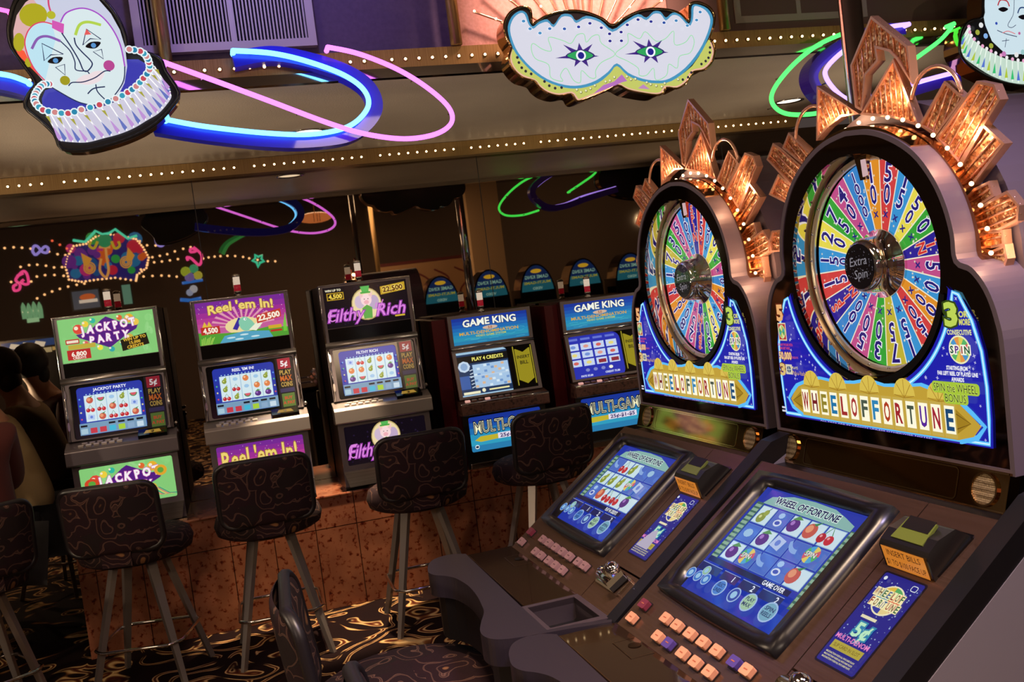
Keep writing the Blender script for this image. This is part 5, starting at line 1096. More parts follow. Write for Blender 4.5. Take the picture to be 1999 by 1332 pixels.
    for x0, x1 in ((.08, .3), (.33, .5), (.53, .7), (.73, .93)): SR(x0, x1, .165, .235, '#18246c', .6); sc.line([(x0*SX, .235*SY), (x1*SX, .235*SY)], .0012, G('#98b0e8', .8), FSC)
    for x, s_ in ((.46, '1'), (.66, '2'), (.89, '2')): sc.text(s_, x*SX, .2*SY, .045*SY, G('#e8f0ff', .95), FSC, .02)
    for x, y, r, c_, s_ in ((.07, .11, .04, '#3a78d0', ''), (.16, .11, .04, '#3a78d0', ''), (.25, .11, .04, '#3a78d0', ''), (.2, .17, .035, '#98c8a0', ''), (.42, .1, .055, '#4a88d8', 'SELECT LINES'), (.58, .1, .05, '#2848a8', ''), (.73, .1, .06, '#a8d0a8', 'PLAY MAX'), (.92, .1, .065, '#78b0c8', 'SPIN REELS')):
        q = (x*SX, y*SY); sc.disc(*q, r*SX, G('#a8c8f0', .8), FSC, n=20); sc.disc(*q, r*SX*.85, G(c_, .8), FSC, n=20)
        if s_:
            for k_, w_ in enumerate(s_.split()): sc.text(w_, q[0], q[1]+.006-.011*k_, .0075, G('#203878', .5), FSC, .02, r*SX*1.2)
        else: sc.disc(*q, r*SX*.5, G('#a0d0f0', .8), FSC, n=12)
    sc.build('touch_screen', t)
    # buttons
    BT = P('#c88c6c', .35) if near else P('#8a6a6c', .35); PB = P('#4a3a80', .3); RB = P('#682838', .3)
    def bh(x, s_, m):
        q = W(); q.prism(rrect(x-.0145, x+.0145, s_-.0115, s_+.0115, .003), 0, .002, P('#1a1214', .3), DF); q.prism(rrect(x-.0125, x+.0125, s_-.0095, s_+.0095, .003), 0, .011, m, DF); q.L = 0; q.rect(x-.005, x+.005, s_-.001, s_+.001, P('#a05a40', .4) if near else P('#50383c', .4), DF, c=.0114); q.build('button', t, bevel=.0012)
    bh(-.212, -.414, RB); bh(-.213, -.448, BT)
    for i, x in enumerate((-.121, -.078, -.031, .014, .059, .113, .150)): bh(x, -.414, PB if (i == 5 and near) else BT)
    for i, x in enumerate((-.102, -.062, -.010, .035, .080)): bh(x, -.449, PB if (i == 1 and near) else BT)
    # bill acceptor
    ba = W(); x0, x1 = .233, .335
    ba.prism([(-.163, 0), (-.150, .034), (-.142, .038), (-.120, .040), (-.088, .030), (-.075, 0)], x0, x1, P('#161412', .28), Fr((0, 0, BZ), (0, ZT, ST), (0, -ST, ZT)))
    ba.prism([(x0, -.158), (x1, -.158), (x1+.006, -.074), (x0-.006, -.074)], 0, .004, M_BLACKG, DF); ba.build('bill_acceptor', t, bevel=.004)
    bs = W(); FBS = Fr(DF(x0, -.1636, .002), DF.ex, DF.en*.034+DF.ey*.013); bs.rect(.006, .096, .001, .036, G('#e0862c', .75), FBS, c=.0004); bs.text('INSERT BILLS', .051, .027, .0095, P('#301408'), FBS, .0, .07, c=.0008); bs.text('$1 TO $100 FACE UP', .051, .011, .009, P('#301408'), FBS, .0, .082, c=.0008); bs.build('orange_sign', bpy_last(t))
    sl = W(); sl.prism([(x0+.018, -.135), (x1-.018, -.135), (x1-.022, -.095), (x0+.022, -.095)], .036, .0405, P('#5a6428', .25), DF); sl.box(x0+.024, x1-.024, -.115, -.092, .0405, .0412, P('#050505', .4), DF); sl.build('bill_mouth', bpy_last(t))
    # lit sticker window
    st = W(); st.step = .0002; FT = Fr(DF(.244, -.342 if near else -.336, .0008), DF.ex, DF.ey); w_, h_ = .083, .168
    st.poly(rrect(-.003, w_+.003, -.003, h_+.003, .005), P('#14101a', .2), FT); st.poly(rrect(0, w_, 0, h_, .004), G('#161890', .75), FT); rr = random.Random(4)
    for i in range(70): st.star(rr.uniform(.003, w_-.003), rr.uniform(.04, h_-.01), rr.uniform(.0008, .002), G('#c0d8f8', .8), FT, 5, .4, c=(st.L+1)*st.step)
    st.L += 2; st.disc(.042, .125, .027, G('#f0e8c0', .9), FT, n=28)
    for i in range(8): st.poly([(.042, .125)]+arc(.042, .125, .0245, i*45, i*45+45, 4), G(['#e85a30', '#58b060', '#e8c040', '#48a0b8', '#f0f0e0', '#2838a0', '#f0d890', '#d84060'][i], .85), FT, c=(st.L+1)*st.step)
    st.L += 2
    for w2, y, x_ in (('WHEELOF', .134, .012), ('FORTUNE', .117, .016)):
        for i, ch in enumerate(w2): st.rect(x_+.0088*i-.0038, x_+.0088*i+.0038, y-.0078, y+.0078, G('#f4e8b0', .95), FT, c=(st.L+1)*st.step); st.text(ch, x_+.0088*i, y, .0115, G(['#a82028', '#704020', '#207040', '#2060a0'][i % 4], .7), FT, .02, .0052, c=(st.L+2)*st.step)
    st.L += 4; st.rect(.02, .052, .086, .091, G('#e8e0b8', .9), FT)
    st.text('5¢', .043, .066, .024, G('#b8e8c0', .95), FT, .03, out=G('#2a88b0', .85), ow=.08); st.text('MULTI-DENOM', .041, .046, .008, G('#f088c8', .9), FT, .02, .07)
    st.rect(.01, .075, .024, .038, G('#b8a838', .85), FT); st.text('SLIP CARD IN SLOT', .042, .031, .006, P('#403808'), FT, .0, .055)
    for y in (.017, .012, .007): st.text('MALFUNCTION VOIDS ALL PAYS AND PLAYS', .042, y, .0028, G('#e8e0a0', .9), FT, .02, .062)
    st.disc(.012, .157, .0035, G('#e0e8f0', .9), FT, n=10); st.line(rrect(.068, .079, .151, .160, .003), .0012, G('#e0e8f0', .9), FT, True)
    if not near: st.poly([(.012, .02), (.03, .062), (.045, .07), (.06, .05), (.064, .02)], G('#c0b8d0', .8), FT)
    st.build('denomination_window', t)
    # coin mechanism
    cm = W(); cm.lathe([(.019, 0), (.019, .1)], M_CHROME, (0, 0, 0), axis='x', n=20); V_ = cm.v; cm.v = [tuple(Vector(p)+Vector(dk(.235, -.405, .004))) for p in V_]
    cm.prism(rrect(.228, .345, -.428, -.384, .006), 0, .006, M_CHROME, DF); cm.ball(dk(.275, -.388, .02), .016, M_CHROME, 12, (1.2, 1, .8)); cm.prism([(.315, -.425), (.34, -.43), (.345, -.39), (.325, -.385)], .004, .026, M_CHROME, DF); cm.build('coin_slot', t, bevel=.001)
    # shelf, coin well, wrist rest
    ZS = BZ-.278
    sf = W(); sf.prism([(-.262, -.500), (.198, -.502), (.198, -.378), (-.262, -.374)], -.02, 0, P('#2a1c14', .1, .3, .6), Fr((0, 0, ZS), (1, 0, 0), (0, 1, 0))); FSH = Fr((0, 0, ZS), (1, 0, 0), (0, 1, 0)); sf.line([(-.26, -.498), (.196, -.500), (.196, -.380)], .002, P('#b89a80', .2, 1.), FSH, c=.0012)
    sf.line([(-.17, -.385), (-.17, -.428), (-.085, -.43), (-.085, -.385)], .002, P('#a8907c', .2, 1.), FSH, c=.0012); sf.disc(-.135, -.40, .012, P('#5a4438', .2, 1.), FSH, c=.0012); sf.build('glossy_shelf', t)
    we = W(); F_ = Fr((0, 0, ZS), (1, 0, 0), (0, 1, 0)); we.prism([(.199, -.508), (.364, -.508), (.372, -.38), (.199, -.376)], -.012, .001, P('#5c5058', .3, .6), F_, [[(.212, -.498), (.352, -.498), (.352, -.394), (.212, -.394)]])
    for poly_, in (([(.212, -.498), (.352, -.498)],), ([(.352, -.498), (.352, -.394)],), ([(.352, -.394), (.212, -.394)],), ([(.212, -.394), (.212, -.498)],)):
        (ax, ay), (bx, by) = poly_; we.add([(ax, ay, ZS), (bx, by, ZS), (bx, by, ZS-.06), (ax, ay, ZS-.06)], [(0, 1, 2, 3)], P('#3a3238', .4, .3))
    we.box(.212, .352, -.498, -.394, ZS-.062, ZS-.06, P('#2e282c', .4)); we.build('coin_well', t)
    pad = [(-.262, -.500), (-.284, -.528), (-.287, -.556), (-.273, -.584), (-.245, -.602), (-.209, -.614), (-.17, -.620), (-.14, -.612), (-.115, -.592), (-.08, -.576), (-.008, -.566), (.07, -.568), (.138, -.576), (.188, -.585), (.24, -.606), (.293, -.623), (.333, -.620), (.358, -.597), (.372, -.55), (.385, -.47), (.402, -.39), (.39, -.385), (.372, -.44), (.364, -.510), (.198, -.509), (-.262, -.502)]
    pad_s = spline(pad[:20], 4)+pad[20:]; pd = W(); pd.prism(pad_s, -.05, .004, M_PAD, F_, side=M_PAD, smooth=False); pd.build('wrist_rest', t, bevel=.011)
    ap = W(); ins = [(x*.965+.003, (y+.5)*.86-.5) for x, y in pad[:20]]+[(.38, -.36), (-.25, -.36)]; ap.prism(ins, -.155, -.048, P('#0a080a', .45), F_); ap.build('front_apron', t)
    # crown of copper plumes
    rr = random.Random(2)
    for ci, c in enumerate(CR):
        q = W(); FC = FACE(0, .112, BZ); cx_ = sum(p[0] for p in c)/len(c); cz_ = sum(p[1] for p in c)/len(c)
        ar_ = sum(c[i-1][0]*c[i][1]-c[i][0]*c[i-1][1] for i in range(len(c)))
        cc = c if ar_ > 0 else c[::-1]
        ins_ = inset(cc, .0042)
        q.prism(cc, -.012, .004, M_COPPER, FC, [ins_]); q.prism(ins_, -.008, -.002, M_GLIT, FC)
        # ribs radiate from the wheel
        dv = Vector((cx_, cz_-CZ)); dv.normalize()
        if ci in (0, 1): dv = Vector((.02, 1)).normalized()
        pv = Vector((-dv.y, dv.x)); prj = [(Vector(p)-Vector((cx_, cz_))).dot(pv) for p in cc]; lo, hi = min(prj), max(prj)
        m_ = max(2, int((hi-lo)/.013))
        for k in range(1, m_):
            o_ = lo+(hi-lo)*k/m_; hits = []
            for i in range(len(cc)):
                a_, b_ = Vector(cc[i-1]), Vector(cc[i]); pa = (a_-Vector((cx_, cz_))).dot(pv)-o_; pb = (b_-Vector((cx_, cz_))).dot(pv)-o_
                if pa*pb < 0: h_ = a_+(b_-a_)*(pa/(pa-pb)); hits.append(((h_-Vector((cx_, cz_))).dot(dv), h_))
            hits.sort(key=lambda e: e[0])
            for i in range(0, len(hits)-1, 2):
                q.tube([FC(hits[i][1].x, hits[i][1].y, -.001), FC(hits[i+1][1].x, hits[i+1][1].y, -.001)], .0018, M_COPPER, 5)
        q.build('crown_plume', t)
    for a0, a1, cx_, cz_, r in ((165, -5, .155, .60, .055), (185, 60, -.17, .60, .06)):
        pts = [FACE(0, .112, BZ)(cx_+r*math.cos(math.radians(a0+(a1-a0)*i/14)), cz_+r*math.sin(math.radians(a0+(a1-a0)*i/14))) for i in range(15)]; W().tube(pts, .0035, M_COPPER, 8).build('crown_loop', t)
    cb = None
    for i in range(24):
        a_ = math.radians(-8+196*i/23)
        if cb is None: q = cb = W().ball((0, 0, 0), .0038, G('#ffd8a0', 5., .5), 8).build('crown_bulb', t)
        else: q = cb.copy(); scene.collection.objects.link(q); q.parent = t
        q.location = (.254*math.cos(a_), .098, BZ+CZ+.254*math.sin(a_))
    for a_ in (5, 40, 75, 110, 150, 178):
        lo_ = Vector((.292*math.cos(math.radians(a_)), .090, BZ+CZ+.292*math.sin(math.radians(a_))))
        l = lamp('POINT', 'crown_lamp', (0, 0, 0), .3, (1, .55, .3), .012); l.parent = t; l.location = lo_
    return t
def bpy_last(t):
    return [c for c in t.children if c.name.startswith('bill_acceptor')][0]
wheel_machine(MO, 'large wheel-topped slot machine nearest the camera, with orange lit buttons and copper crown', -3, True)
wheel_machine(MO-MX*.66, 'wheel-topped slot machine with dim mauve buttons, the farther of the two', 112, False)
# ------------------------------------------------------------------ people at the left edge
def skin(name, verts, edges, radii, m, parent=None, sub=2):
    me = bpy.data.meshes.new(name); me.from_pydata([tuple(v) for v in verts], edges, []); me.materials.append(m)
    o = bpy.data.objects.new(name, me); scene.collection.objects.link(o); o.parent = parent
    o.modifiers.new('skin', 'SKIN'); sk = me.skin_vertices[0].data
    for i, r in enumerate(radii): sk[i].radius = r if isinstance(r, tuple) else (r, r)
    sk[0].use_root = True
    s_ = o.modifiers.new('sub', 'SUBSURF'); s_.levels = sub; s_.render_levels = sub
    for p in me.polygons: p.use_smooth = True
    o.modifiers['skin'].use_smooth_shade = True
    return o
SKIN = P('#a8745a', .55)
def person(label, loc, rz, shirt, hairc, lean, sh=1.):
    t = thing('person', label, 'person', loc, rz)
    # seated, facing +y, seat at z .62
    L = lean
    V_ = [(0, 0, .68), (0, .02+L*.2, .86), (0, .03+L*.6, 1.04), (0, .03+L, 1.19), (0, .05+L*1.15, 1.27), (0, .08+L*1.3, 1.34), (0, .09+L*1.35, 1.42),
          (.17, .03+L, 1.15), (.24, .12+L, .93), (.20, .32+L, .93), (-.17, .03+L, 1.15), (-.24, .12+L, .93), (-.20, .32+L, .93),
          (.09, .02, .66), (.13, .38, .66), (.13, .40, .25), (.13, .48, .2), (-.09, .02, .66), (-.13, .38, .66), (-.13, .40, .25), (-.13, .48, .2)]
    E_ = [(0, 1), (1, 2), (2, 3), (3, 4), (4, 5), (5, 6), (3, 7), (7, 8), (8, 9), (3, 10), (10, 11), (11, 12), (0, 13), (13, 14), (14, 15), (15, 16), (0, 17), (17, 18), (18, 19), (19, 20)]
    Rr = [(.11, .09), (.10, .08), (.11, .08), (.09, .065), .05, (.072, .085), (.062, .075), .042, .036, .033, .042, .042, .033, .085, .065, .045, .04, .085, .065, .045, .04]
    skin('body', V_, E_, Rr, SKIN, t)
    sh_ = skin('shirt', V_[:4]+[V_[7], V_[8], (.215, .24+L, .93), V_[10], V_[11], (-.215, .24+L, .93)], [(0, 1), (1, 2), (2, 3), (3, 4), (4, 5), (5, 6), (3, 7), (7, 8), (8, 9)], [(.168, .14), (.16, .13), (.17, .128), (.135, .10), .072, .058, .05, .072, .058, .05], shirt, t)
    tr = skin('trousers', [V_[0]]+V_[13:16]+V_[17:20], [(0, 1), (1, 2), (2, 3), (0, 4), (4, 5), (5, 6)], [(.16, .13), .1, .08, .06, .1, .08, .06], P('#16161c', .8), t)
    for sx in (1, -1):
        hnd = MB(); bx, by, bz = sx*.20, .34+L, .93
        hnd.ball((bx, by+.04, bz), .04, SKIN, 10, (.95, 1.1, .45))
        for k, ln_ in enumerate((.062, .072, .068, .052)): hnd.tube([(bx+(.026-.0175*k), by+.07, bz), (bx+(.028-.019*k), by+.07+ln_*.6, bz-.004), (bx+(.028-.019*k), by+.065+ln_, bz-.02)], [.009, .008, .0065], SKIN, 8)
        hnd.tube([(bx-sx*.032, by+.03, bz), (bx-sx*.055, by+.055, bz-.004), (bx-sx*.06, by+.08, bz-.012)], [.011, .0095, .0075], SKIN, 8); hnd.build('hand', t)
    hy = .09+L*1.35; h = MB(); h.ball((0, hy-.012, 1.405), .104, hairc, 20, (.9, 1.04, 1.08)); h.ball((0, hy-.05, 1.33), .085, hairc, 16, (.95, .7, 1.1)); h.build('hair', t)
    fc = MB(); fc.ball((0, hy+.088, 1.375), .016, SKIN, 10, (.8, 1.1, 1.4))
    for sx in (-1, 1): fc.ball((sx*.03, hy+.085, 1.40), .009, P('#e8e4e0', .2), 8); fc.ball((sx*.03, hy+.093, 1.40), .0045, P('#201818', .2), 8); fc.ball((sx*.078, hy+.0, 1.39), .018, SKIN, 8, (.4, .8, 1.3))
    fc.ball((0, hy+.088, 1.345), .018, P('#8a4a40', .4), 8, (1.1, .5, .35)); fc.build('face_features', t)
    return t
person('dark-haired person in a dark red shirt seated at the left edge', (-1.06, 4.32, 0), math.radians(40), P('#430b07', .85), P('#140c0a', .6), .06)
person('person in a cream shirt leaning forward beyond the person in red', (-1.0, 4.98, 0), math.radians(92), P('#8a7450', .8), P('#2a1a10', .6), .10)

# ------------------------------------------------------------------ the part of the room seen only in the mirror
def back(px_, py_, na):            # stands in front of the mirror where its mirror image shows at that point
    u, z = on_n(px_, py_, na); return u, 2*MIRY-na, z
def king_top(u, y, lb):
    t = thing('slot_machine', lb, 'slot machine', (u, y, 0), PI, 'round-topped machines behind the camera')
    w_ = .46; hz = 1.40
    MB().prism([(.5, 0), (.5, hz), (.12, hz), (.08, .85), (-.02, .8), (-.02, .7), (.06, .68), (.06, 0)], -w_/2, w_/2, M_BLACK, Fr((0, 0, 0), (0, 1, 0), (0, 0, 1))).build('cabinet', t)
    sh = [(w_/2, 0), (w_/2, .08)]+arc(0, .08, w_/2, 0, 180, 20, .40)[1:]+[(-w_/2, 0)]; FT = FACE(0, .12, 1.22)
    MB().prism(sh, -.3, .0, M_BLACKG, FT, side=M_CHROME).build('arched_top', t)
    g = MB(); FG = FACE(0, .118, 1.22)
    sh2 = [(w_/2-.02, .08)]+arc(0, .08, w_/2-.02, 0, 180, 20, .38)[1:]
    g.poly(sh2, G('#2a7c98', 0.94), FG); g.poly([(x, y_) for x, y_ in arc(0, .08, w_/2-.02, 30, 150, 16, .38)], G('#1c3a80', 0.85), FG)
    g.disc(0, .39, .07, G('#e8c030', 1.36), FG, ry=.025); g.text('GAME KING', 0, .32, .04, G('#90c8c0', 1.36), FG, .02, .3); g.text('MULTI-GAME', 0, .25, .03, G('#b8b840', 1.19), FG, .02, .34); g.text('VIDEO', 0, .18, .03, G('#a8e0d8', 1.19), FG, .02)
    g.rect(-.12, .12, .1, .115, G('#b8b840', 1.19), FG); g.build('arched_glass', t)
    s_ = MB(); s_.rect(-.17, .17, .02, .07, G('#8098e8', 1.36), FG); s_.rect(-.2, -.175, .02, .06, G('#f07040', 1.53), FG)
    FM = Fr((0, .09, .88), (1, 0, 0), (0, .08, .5)); s_.rect(-.17, .17, .03, .3, G('#3040c0', 1.36), FM); s_.build('lit_screen', t)
for i, (qx, qy) in enumerate(((868, 590), (965, 583), (1057, 572), (1150, 562), (1243, 552))):
    u, y, z = back(qx, qy, 11.2 if i else 11.6); king_top(u, y, '%s round-topped blue slot machine reflected in the mirror' % ['leftmost', 'second from left', 'middle', 'second from right', 'rightmost'][i])
u, y, z = back(960, 500, 13.5); tag(MB().box(u-.28, u+.2, y-.4, y, 0, 3.2, P('#c0a078', .7)).build('beige_column'), 'beige column reflected in the mirror above the round-topped machines', 'column')
u, y, z = back(840, 520, 13.8); t = thing('mural_panel', 'framed beige mural with dark red swirls, reflected in the mirror', 'mural', (u, y, z-.4))
MB().box(-.75, .75, -.05, 0, -.3, .5, P('#8a6a48', .7)).build('board', t); mm = MB(); FB = Fr((0, .001, 0), (-1, 0, 0), (0, 0, 1)); mm.line([(-.74, -.29), (.74, -.29), (.74, .49), (-.74, .49)], .05, P('#4a1818', .5), FB, True)
for k in range(4): mm.line(spline([(-.5+.3*k, -.2), (-.4+.3*k, 0), (-.55+.3*k, .2), (-.35+.3*k, .35)], 6), .025, P('#5a2020', .5), FB)
mm.build('painted_frame', t)
for qx, na, r in ((735, 12.6, .03), (700, 11.2, .03)):
    u, y, z = back(qx, 500, na); rod('brass_pole', u, y, 0, 3.2, r, M_BRASS if qx == 735 else M_CHROME, 'brass pole reflected in the mirror beside a downlight' if qx == 735 else 'chrome pole reflected in the mirror above the Filthy Rich machine')
# festive marquee of instruments, seen in the mirror
NA = 12.4
def BP(x, y, na=NA): u, yy, z = back(x, y, na); return (u, z)
u, yb, z = back(215, 505, NA); t = thing('instrument_marquee', 'colourful marquee of painted horns and balloons edged with bulbs, reflected in the mirror', 'marquee sign', (u, yb, z))
FR2 = Fr((0, 0, 0), (-1, 0, 0), (0, 0, 1))      # faces +y, towards the mirror
zz7 = lambda pts: [(x_/4.44, 420+y_/4.44) for x_, y_ in pts]
QL = lambda pts: [(-(BP(*p)[0]-u), BP(*p)[1]-z) for p in zz7(pts)]
outl = QL([(640, 270), (750, 250), (830, 190), (960, 170), (1090, 190), (1180, 210), (1240, 280), (1290, 370), (1270, 460), (1190, 520), (1180, 570), (1000, 545), (850, 560), (710, 580), (600, 560), (570, 450), (590, 360)])
mq = MB(); mq.prism(outl[::-1], -.1, 0, P('#201018', .5), FR2); mq.build('board', t)
ma = MB(); ma.step = .0008; ma.poly(outl[::-1], G('#30288a', 1.19), FR2); rr = random.Random(8)
for i in range(46):
    qx, qy = rr.uniform(600, 1270), rr.uniform(200, 540)
    if qx < 700 and qy < 280 or qx > 1180 and qy > 480: continue
    p = QL([(qx, qy)])[0]; ma.disc(p[0], p[1], rr.uniform(.036, .085), G(rr.choice(['#d02848', '#2878b8', '#30a850', '#c83088', '#e06828', '#7030a0', '#1858a0']), 1.36), FR2, n=12)
OG = G('#e8a840', 1.44)
for cx_, cy_, s_ in ((780, 460, 1), (1095, 410, -1)):
    for rad in (48, 32, 18): ma.line(QL([(cx_+rad*math.cos(a_), cy_+rad*math.sin(a_)) for a_ in [PI*k/8 for k in range(16)]]), .015, OG, FR2, True)
    ma.poly(QL([(cx_-s_*50, cy_-20), (cx_-s_*75, cy_-130), (cx_+s_*20, cy_-80), (cx_-s_*10, cy_-20)] if s_ > 0 else [(cx_, cy_-20), (cx_+15, cy_-130), (cx_+75, cy_-60), (cx_+50, cy_-10)]), OG, FR2)
ma.line(QL(spline([(880, 380), (870, 480), (920, 540), (945, 480), (930, 380), (920, 290)], 5)), .028, G('#f0b060', 1.44), FR2); ma.line(QL([(860, 280), (960, 280)]), .03, G('#f0b060', 1.44), FR2)
ma.disc(*QL([(910, 225)])[0], .08, G('#30a870', 1.19), FR2)
for s_ in (-1, 1): ma.line(QL(spline([(910+s_*60, 230), (910+s_*90, 290), (910+s_*130, 270), (910+s_*120, 230)], 5)), .03, G('#d8c030', 1.36), FR2)
ma.build('painted_instruments', t)
NT = MB(); pts = QL([(635, 220), (740, 235), (830, 140), (890, 170), (950, 160), (1000, 125), (1110, 205), (1190, 180)]); NT.tube([FR2(a_, b_, .03) for a_, b_ in pts], .016, G('#50e0c0', 2.21), 8); NT.build('neon_zigzag', t)
bl = MB(); BW = G('#ffc890', 3.74, .5); BR_ = G('#ff7050', 2.72, .5)
per = outl+[outl[0]]
for i in range(len(per)-1):
    for k in range(4):
        a_, b_ = per[i], per[i+1]; bl.ball(FR2(a_[0]+(b_[0]-a_[0])*k/4, a_[1]+(b_[1]-a_[1])*k/4, .02), .0145, BW, 6)
bl.build('edge_bulbs', t)
sbl = 0
for run, lb in (([(560, 450), (470, 455), (400, 440), (290, 430), (180, 450)], 'string of small bulbs left of the instrument marquee, upper run'), ([(590, 350), (500, 340), (440, 320), (250, 290), (120, 280), (20, 290)], 'string of small bulbs passing the small lilac neon'), ([(580, 530), (460, 520), (330, 530), (260, 580), (70, 580)], 'string of small bulbs under the upper runs, left of the marquee'), ([(760, 590), (640, 610), (520, 640), (410, 680), (310, 730)], 'string of small bulbs falling from the marquee to the left'), ([(1200, 490), (1300, 420), (1430, 400), (1560, 380)], 'string of small bulbs rising right of the marquee'), ([(1220, 535), (1400, 525), (1540, 535)], 'level string of small bulbs right of the marquee'), ([(1190, 210), (1300, 270), (1420, 240), (1500, 200), (1600, 150), (1680, 130)], 'string of small bulbs above the treble-shaped neon'), ([(600, 300), (540, 270), (470, 230), (390, 205)], 'short string of reddish bulbs above left of the marquee'), ([(1300, 370), (1450, 340), (1560, 300), (1700, 270)], 'string of small bulbs leading to the pink neon note')):
    q = spline([BP(*p) for p in zz7(run)], 10); mb = MB(); d = 0; last = q[0]; mb.tube([(a_, yb, b_) for a_, b_ in q], .003, M_BLACK, 5); acc = .06
    for p, r_ in zip(q, q[1:]):
        acc += math.hypot(r_[0]-p[0], r_[1]-p[1])
        if acc > .085: acc = 0; mb.ball((r_[0], yb+.01, r_[1]), .015, BR_ if 'reddish' in lb else BW, 6)
    tag(mb.build('string_light'), lb, 'string light', 'bulb strings around the instrument marquee')
z7b = lambda pts: [(300+x_/4.7575, 360+y_/4.7575) for x_, y_ in pts]
q = spline([BP(*p) for p in z7b([(460, 690), (540, 675), (620, 668), (720, 665), (830, 675), (920, 695), (1060, 715), (1150, 715)])], 6); mb = MB(); mb.tube([(a_, yb, b_) for a_, b_ in q], .003, M_BLACK, 5)
for p in q[::4]: mb.ball((p[0], yb+.01, p[1]), .015, BW, 6)
tag(mb.build('string_light'), 'string of small bulbs running to the green neon star', 'string light', 'bulb strings around the instrument marquee')
def bneon(name, lb, runs, r=.016, closed=False):
    mb = MB()
    for pts, m, sm in runs:
        q = [BP(*p) for p in pts]; q = spline(q, 6, closed) if sm else q
        mb.tube([(a_, yb+.02, b_) for a_, b_ in q], r, m, 8, closed)
    tag(mb.build(name), lb, 'neon sign')
PKN = G('#ff50a8', 2.21); LIL = G('#9a90ff', 2.21); TEA = G('#40e0b8', 2.04)
bneon('neon_note', 'pink neon music note at the far left of the mirror', [(zz7([(150, 600), (120, 620), (130, 655), (170, 645), (175, 600), (140, 560), (200, 490), (235, 510), (250, 590), (215, 600), (190, 580), (210, 560)]), PKN, True), (zz7([(150, 530), (205, 505)]), PKN, False)])
bneon('neon_knot', 'lilac neon knot left of the instrument marquee', [(zz7([(300, 270), (285, 310), (310, 345), (345, 320), (390, 275), (420, 290), (410, 325), (370, 320), (330, 275)]), LIL, True)], closed=True)
bneon('neon_knot', 'lilac neon squiggle right of the instrument marquee', [(zz7([(1350, 215), (1370, 260), (1410, 265), (1440, 210), (1480, 195), (1485, 235), (1450, 250)]), LIL, True)])
bneon('neon_note', 'pink neon music note over the carousel neon', [(z7b([(390, 605), (345, 600), (345, 630), (395, 620), (370, 585), (445, 660), (425, 750), (350, 690), (310, 680), (320, 710)]), PKN, True)])
bneon('neon_star', 'green neon star in the mirror', [(z7b([(970, 770), (955, 725), (915, 710), (945, 690), (940, 655), (970, 675), (1005, 660), (1000, 695), (1025, 715), (985, 730)]), TEA, False)], closed=True)
bneon('neon_feather', 'green neon feather below the reflected lilac neon', [(z7b([(640, 650), (690, 560), (780, 500), (850, 462)]), G('#40a050', 1.19), True), (z7b([(620, 640), (640, 590), (700, 530), (820, 470)]), G('#308040', 1.02), True)], .024)
u2, y2, z2_ = back(375, 545, NA); t = thing('figure_neon', 'small neon figure in yellow and green over a blue base, reflected in the mirror', 'neon sign', (u2, yb, z2_)); t.scale = (1.22,)*3
fg = MB(); 
for dx, dz, r_, c_ in ((-.05, .08, .05, '#b8d040'), (.03, .1, .045, '#50c090'), (.06, .03, .045, '#d0d050'), (-.02, .02, .05, '#8878d0'), (.0, -.1, .04, '#d0d8f0'), (-.04, -.13, .035, '#b0c0f0')): fg.ball((dx, 0, dz), r_, G(c_, 1.19), 10, (1, .4, 1))
fg.build('bulb_figure', t); fb = MB(); fb.tube([(-.1, 0, -.03), (.1, 0, -.02)], .014, G('#3078e8', 1.70), 8); fb.tube([(-.14, 0, -.19), (-.04, 0, -.21), (.06, 0, -.2)], .018, G('#3078e8', 1.70), 8); fb.build('blue_base', t)
u3, y3, z3_ = back(62, 605, NA); t = thing('bottle_sign', 'pale green lit sign of four bottles, reflected in the mirror', 'lighted sign', (u3, yb, z3_)); t.scale = (1.22,)*3; bt = MB()
for k in range(4): bt.lathe([(.022, -.08), (.024, .0), (.02, .04), (.008, .07), (0, .08)], G('#90d8a8', 1.19), (-.07+.047*k, 0, -.01*(k % 2)), n=10)
bt.box(-.05, .05, -.01, .03, -.12, -.08, G('#b0f0c0', 1.36)); bt.build('bottles', t)
u4, y4, z4_ = back(168, 585, 12.8); t = thing('wall_monitor', 'wall monitor showing an orange and white picture, reflected in the mirror', 'monitor', (u4, y4, z4_)); MB().box(-.17, .17, -.06, 0, -.13, .13, M_BLACK).build('casing', t)
mo = MB(); F_ = Fr((0, .001, 0), (-1, 0, 0), (0, 0, 1)); mo.rect(-.15, .15, -.11, .11, G('#60687c', 1.02), F_); mo.disc(-.02, .03, .09, G('#e07038', 1.36), F_, ry=.04); mo.rect(-.13, .08, -.04, .0, G('#f0e8e0', 1.53), F_); mo.build('screen', t)
u5, y5, z5_ = back(248, 575, 12.8); t = thing('wall_monitor', 'narrow pale teal lit panel, reflected in the mirror', 'monitor', (u5, y5, z5_)); MB().box(-.06, .06, -.05, 0, -.13, .13, M_BLACK).build('casing', t); mo = MB(); mo.rect(-.05, .05, -.12, .12, G('#70a898', 1.19), F_); mo.build('screen', t)
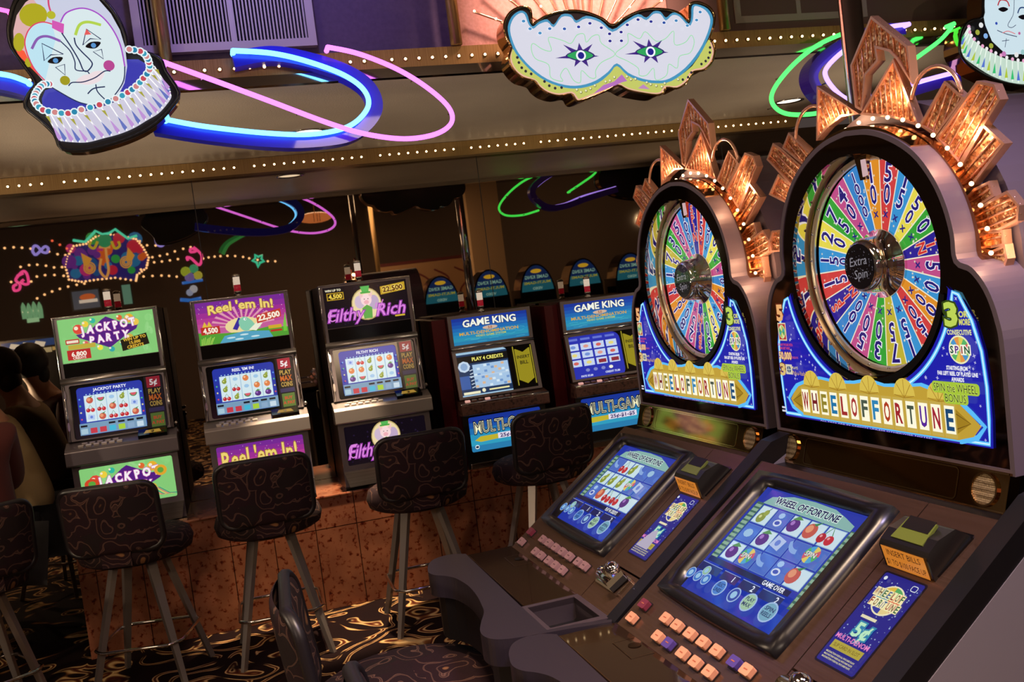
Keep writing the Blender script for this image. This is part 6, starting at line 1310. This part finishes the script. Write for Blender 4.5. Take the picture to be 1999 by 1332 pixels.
u6, y6, z6_ = back(70, 760, 9.3); t = thing('slot_machine', 'cream and orange reel slot machine reflected left of the JACKPOT PARTY machine', 'slot machine', (u6, y6, 0), PI)
MB().prism([(.5, 0), (.5, 1.55), (.1, 1.55), (.08, .85), (-.02, .8), (-.02, .7), (.06, .68), (.06, 0)], -.26, .26, M_BLACK, Fr((0, 0, 0), (0, 1, 0), (0, 0, 1))).build('cabinet', t)
g = MB(); FG = FACE(0, .098, 0); g.rect(-.24, .24, 1.46, 1.53, G('#4060a8', 1.02), FG)
for k in range(3): g.poly([(-.12+.1*k, 1.5), (-.04+.1*k, 1.52), (-.02+.1*k, 1.48), (-.1+.1*k, 1.46)], G('#f8f0e0', 1.61), FG)
for k in range(6): g.rect(-.24+.08*k, -.165+.08*k, 1.22, 1.45, G(['#e8c878', '#e0d0a0', '#90a8a0', '#e8c878', '#d08048', '#e8c878'][k], 1.19), FG)
g.rect(-.22, .22, .98, 1.14, G('#e8e8e0', 1.53), FG)
for k in range(2): g.rect(-.08+.15*k, -.06+.15*k, .98, 1.14, P('#101820'), FG)
g.rect(-.22, .22, .9, .95, G('#d0a060', 1.19), FG); g.build('reel_glass', t)
for (qx, qy, na, lb, c_) in ((615, 425, 12.0, 'orange boat-shaped lit shade reflected in the mirror by the lilac neon', '#e8884c'), (1200, 372, 12.2, 'orange leaf-shaped lit shade reflected in the mirror by the green neon', '#d87850')):
    u7, y7, z7_ = back(qx, qy, na); t = thing('leaf_shade', lb, 'lamp', (u7, y7, z7_)); lf = MB(); lf.ball((0, 0, 0), .21, G(c_, 1.27), 16, (1, .3, .32)); lf.build('shade', t); rd_ = MB(); rd_.tube([(0, 0, .04), (0, 0, 3.2-z7_)], .006, M_BRASS, 6)
    for k in (-.02, .02, .05): rd_.tube([(k, .06, -.055), (k, .066, .0), (k, .06, .055)], .004, M_COPPER, 5)
    rd_.build('hanger', t)
l = lamp('SPOT', 'teal_wash_lamp', (BP(205, 460)[0], yb+.1, BP(205, 500)[1]), 25, (.15, 1, .75), .05, (math.radians(180-25), 0, 0), math.radians(120), .8)
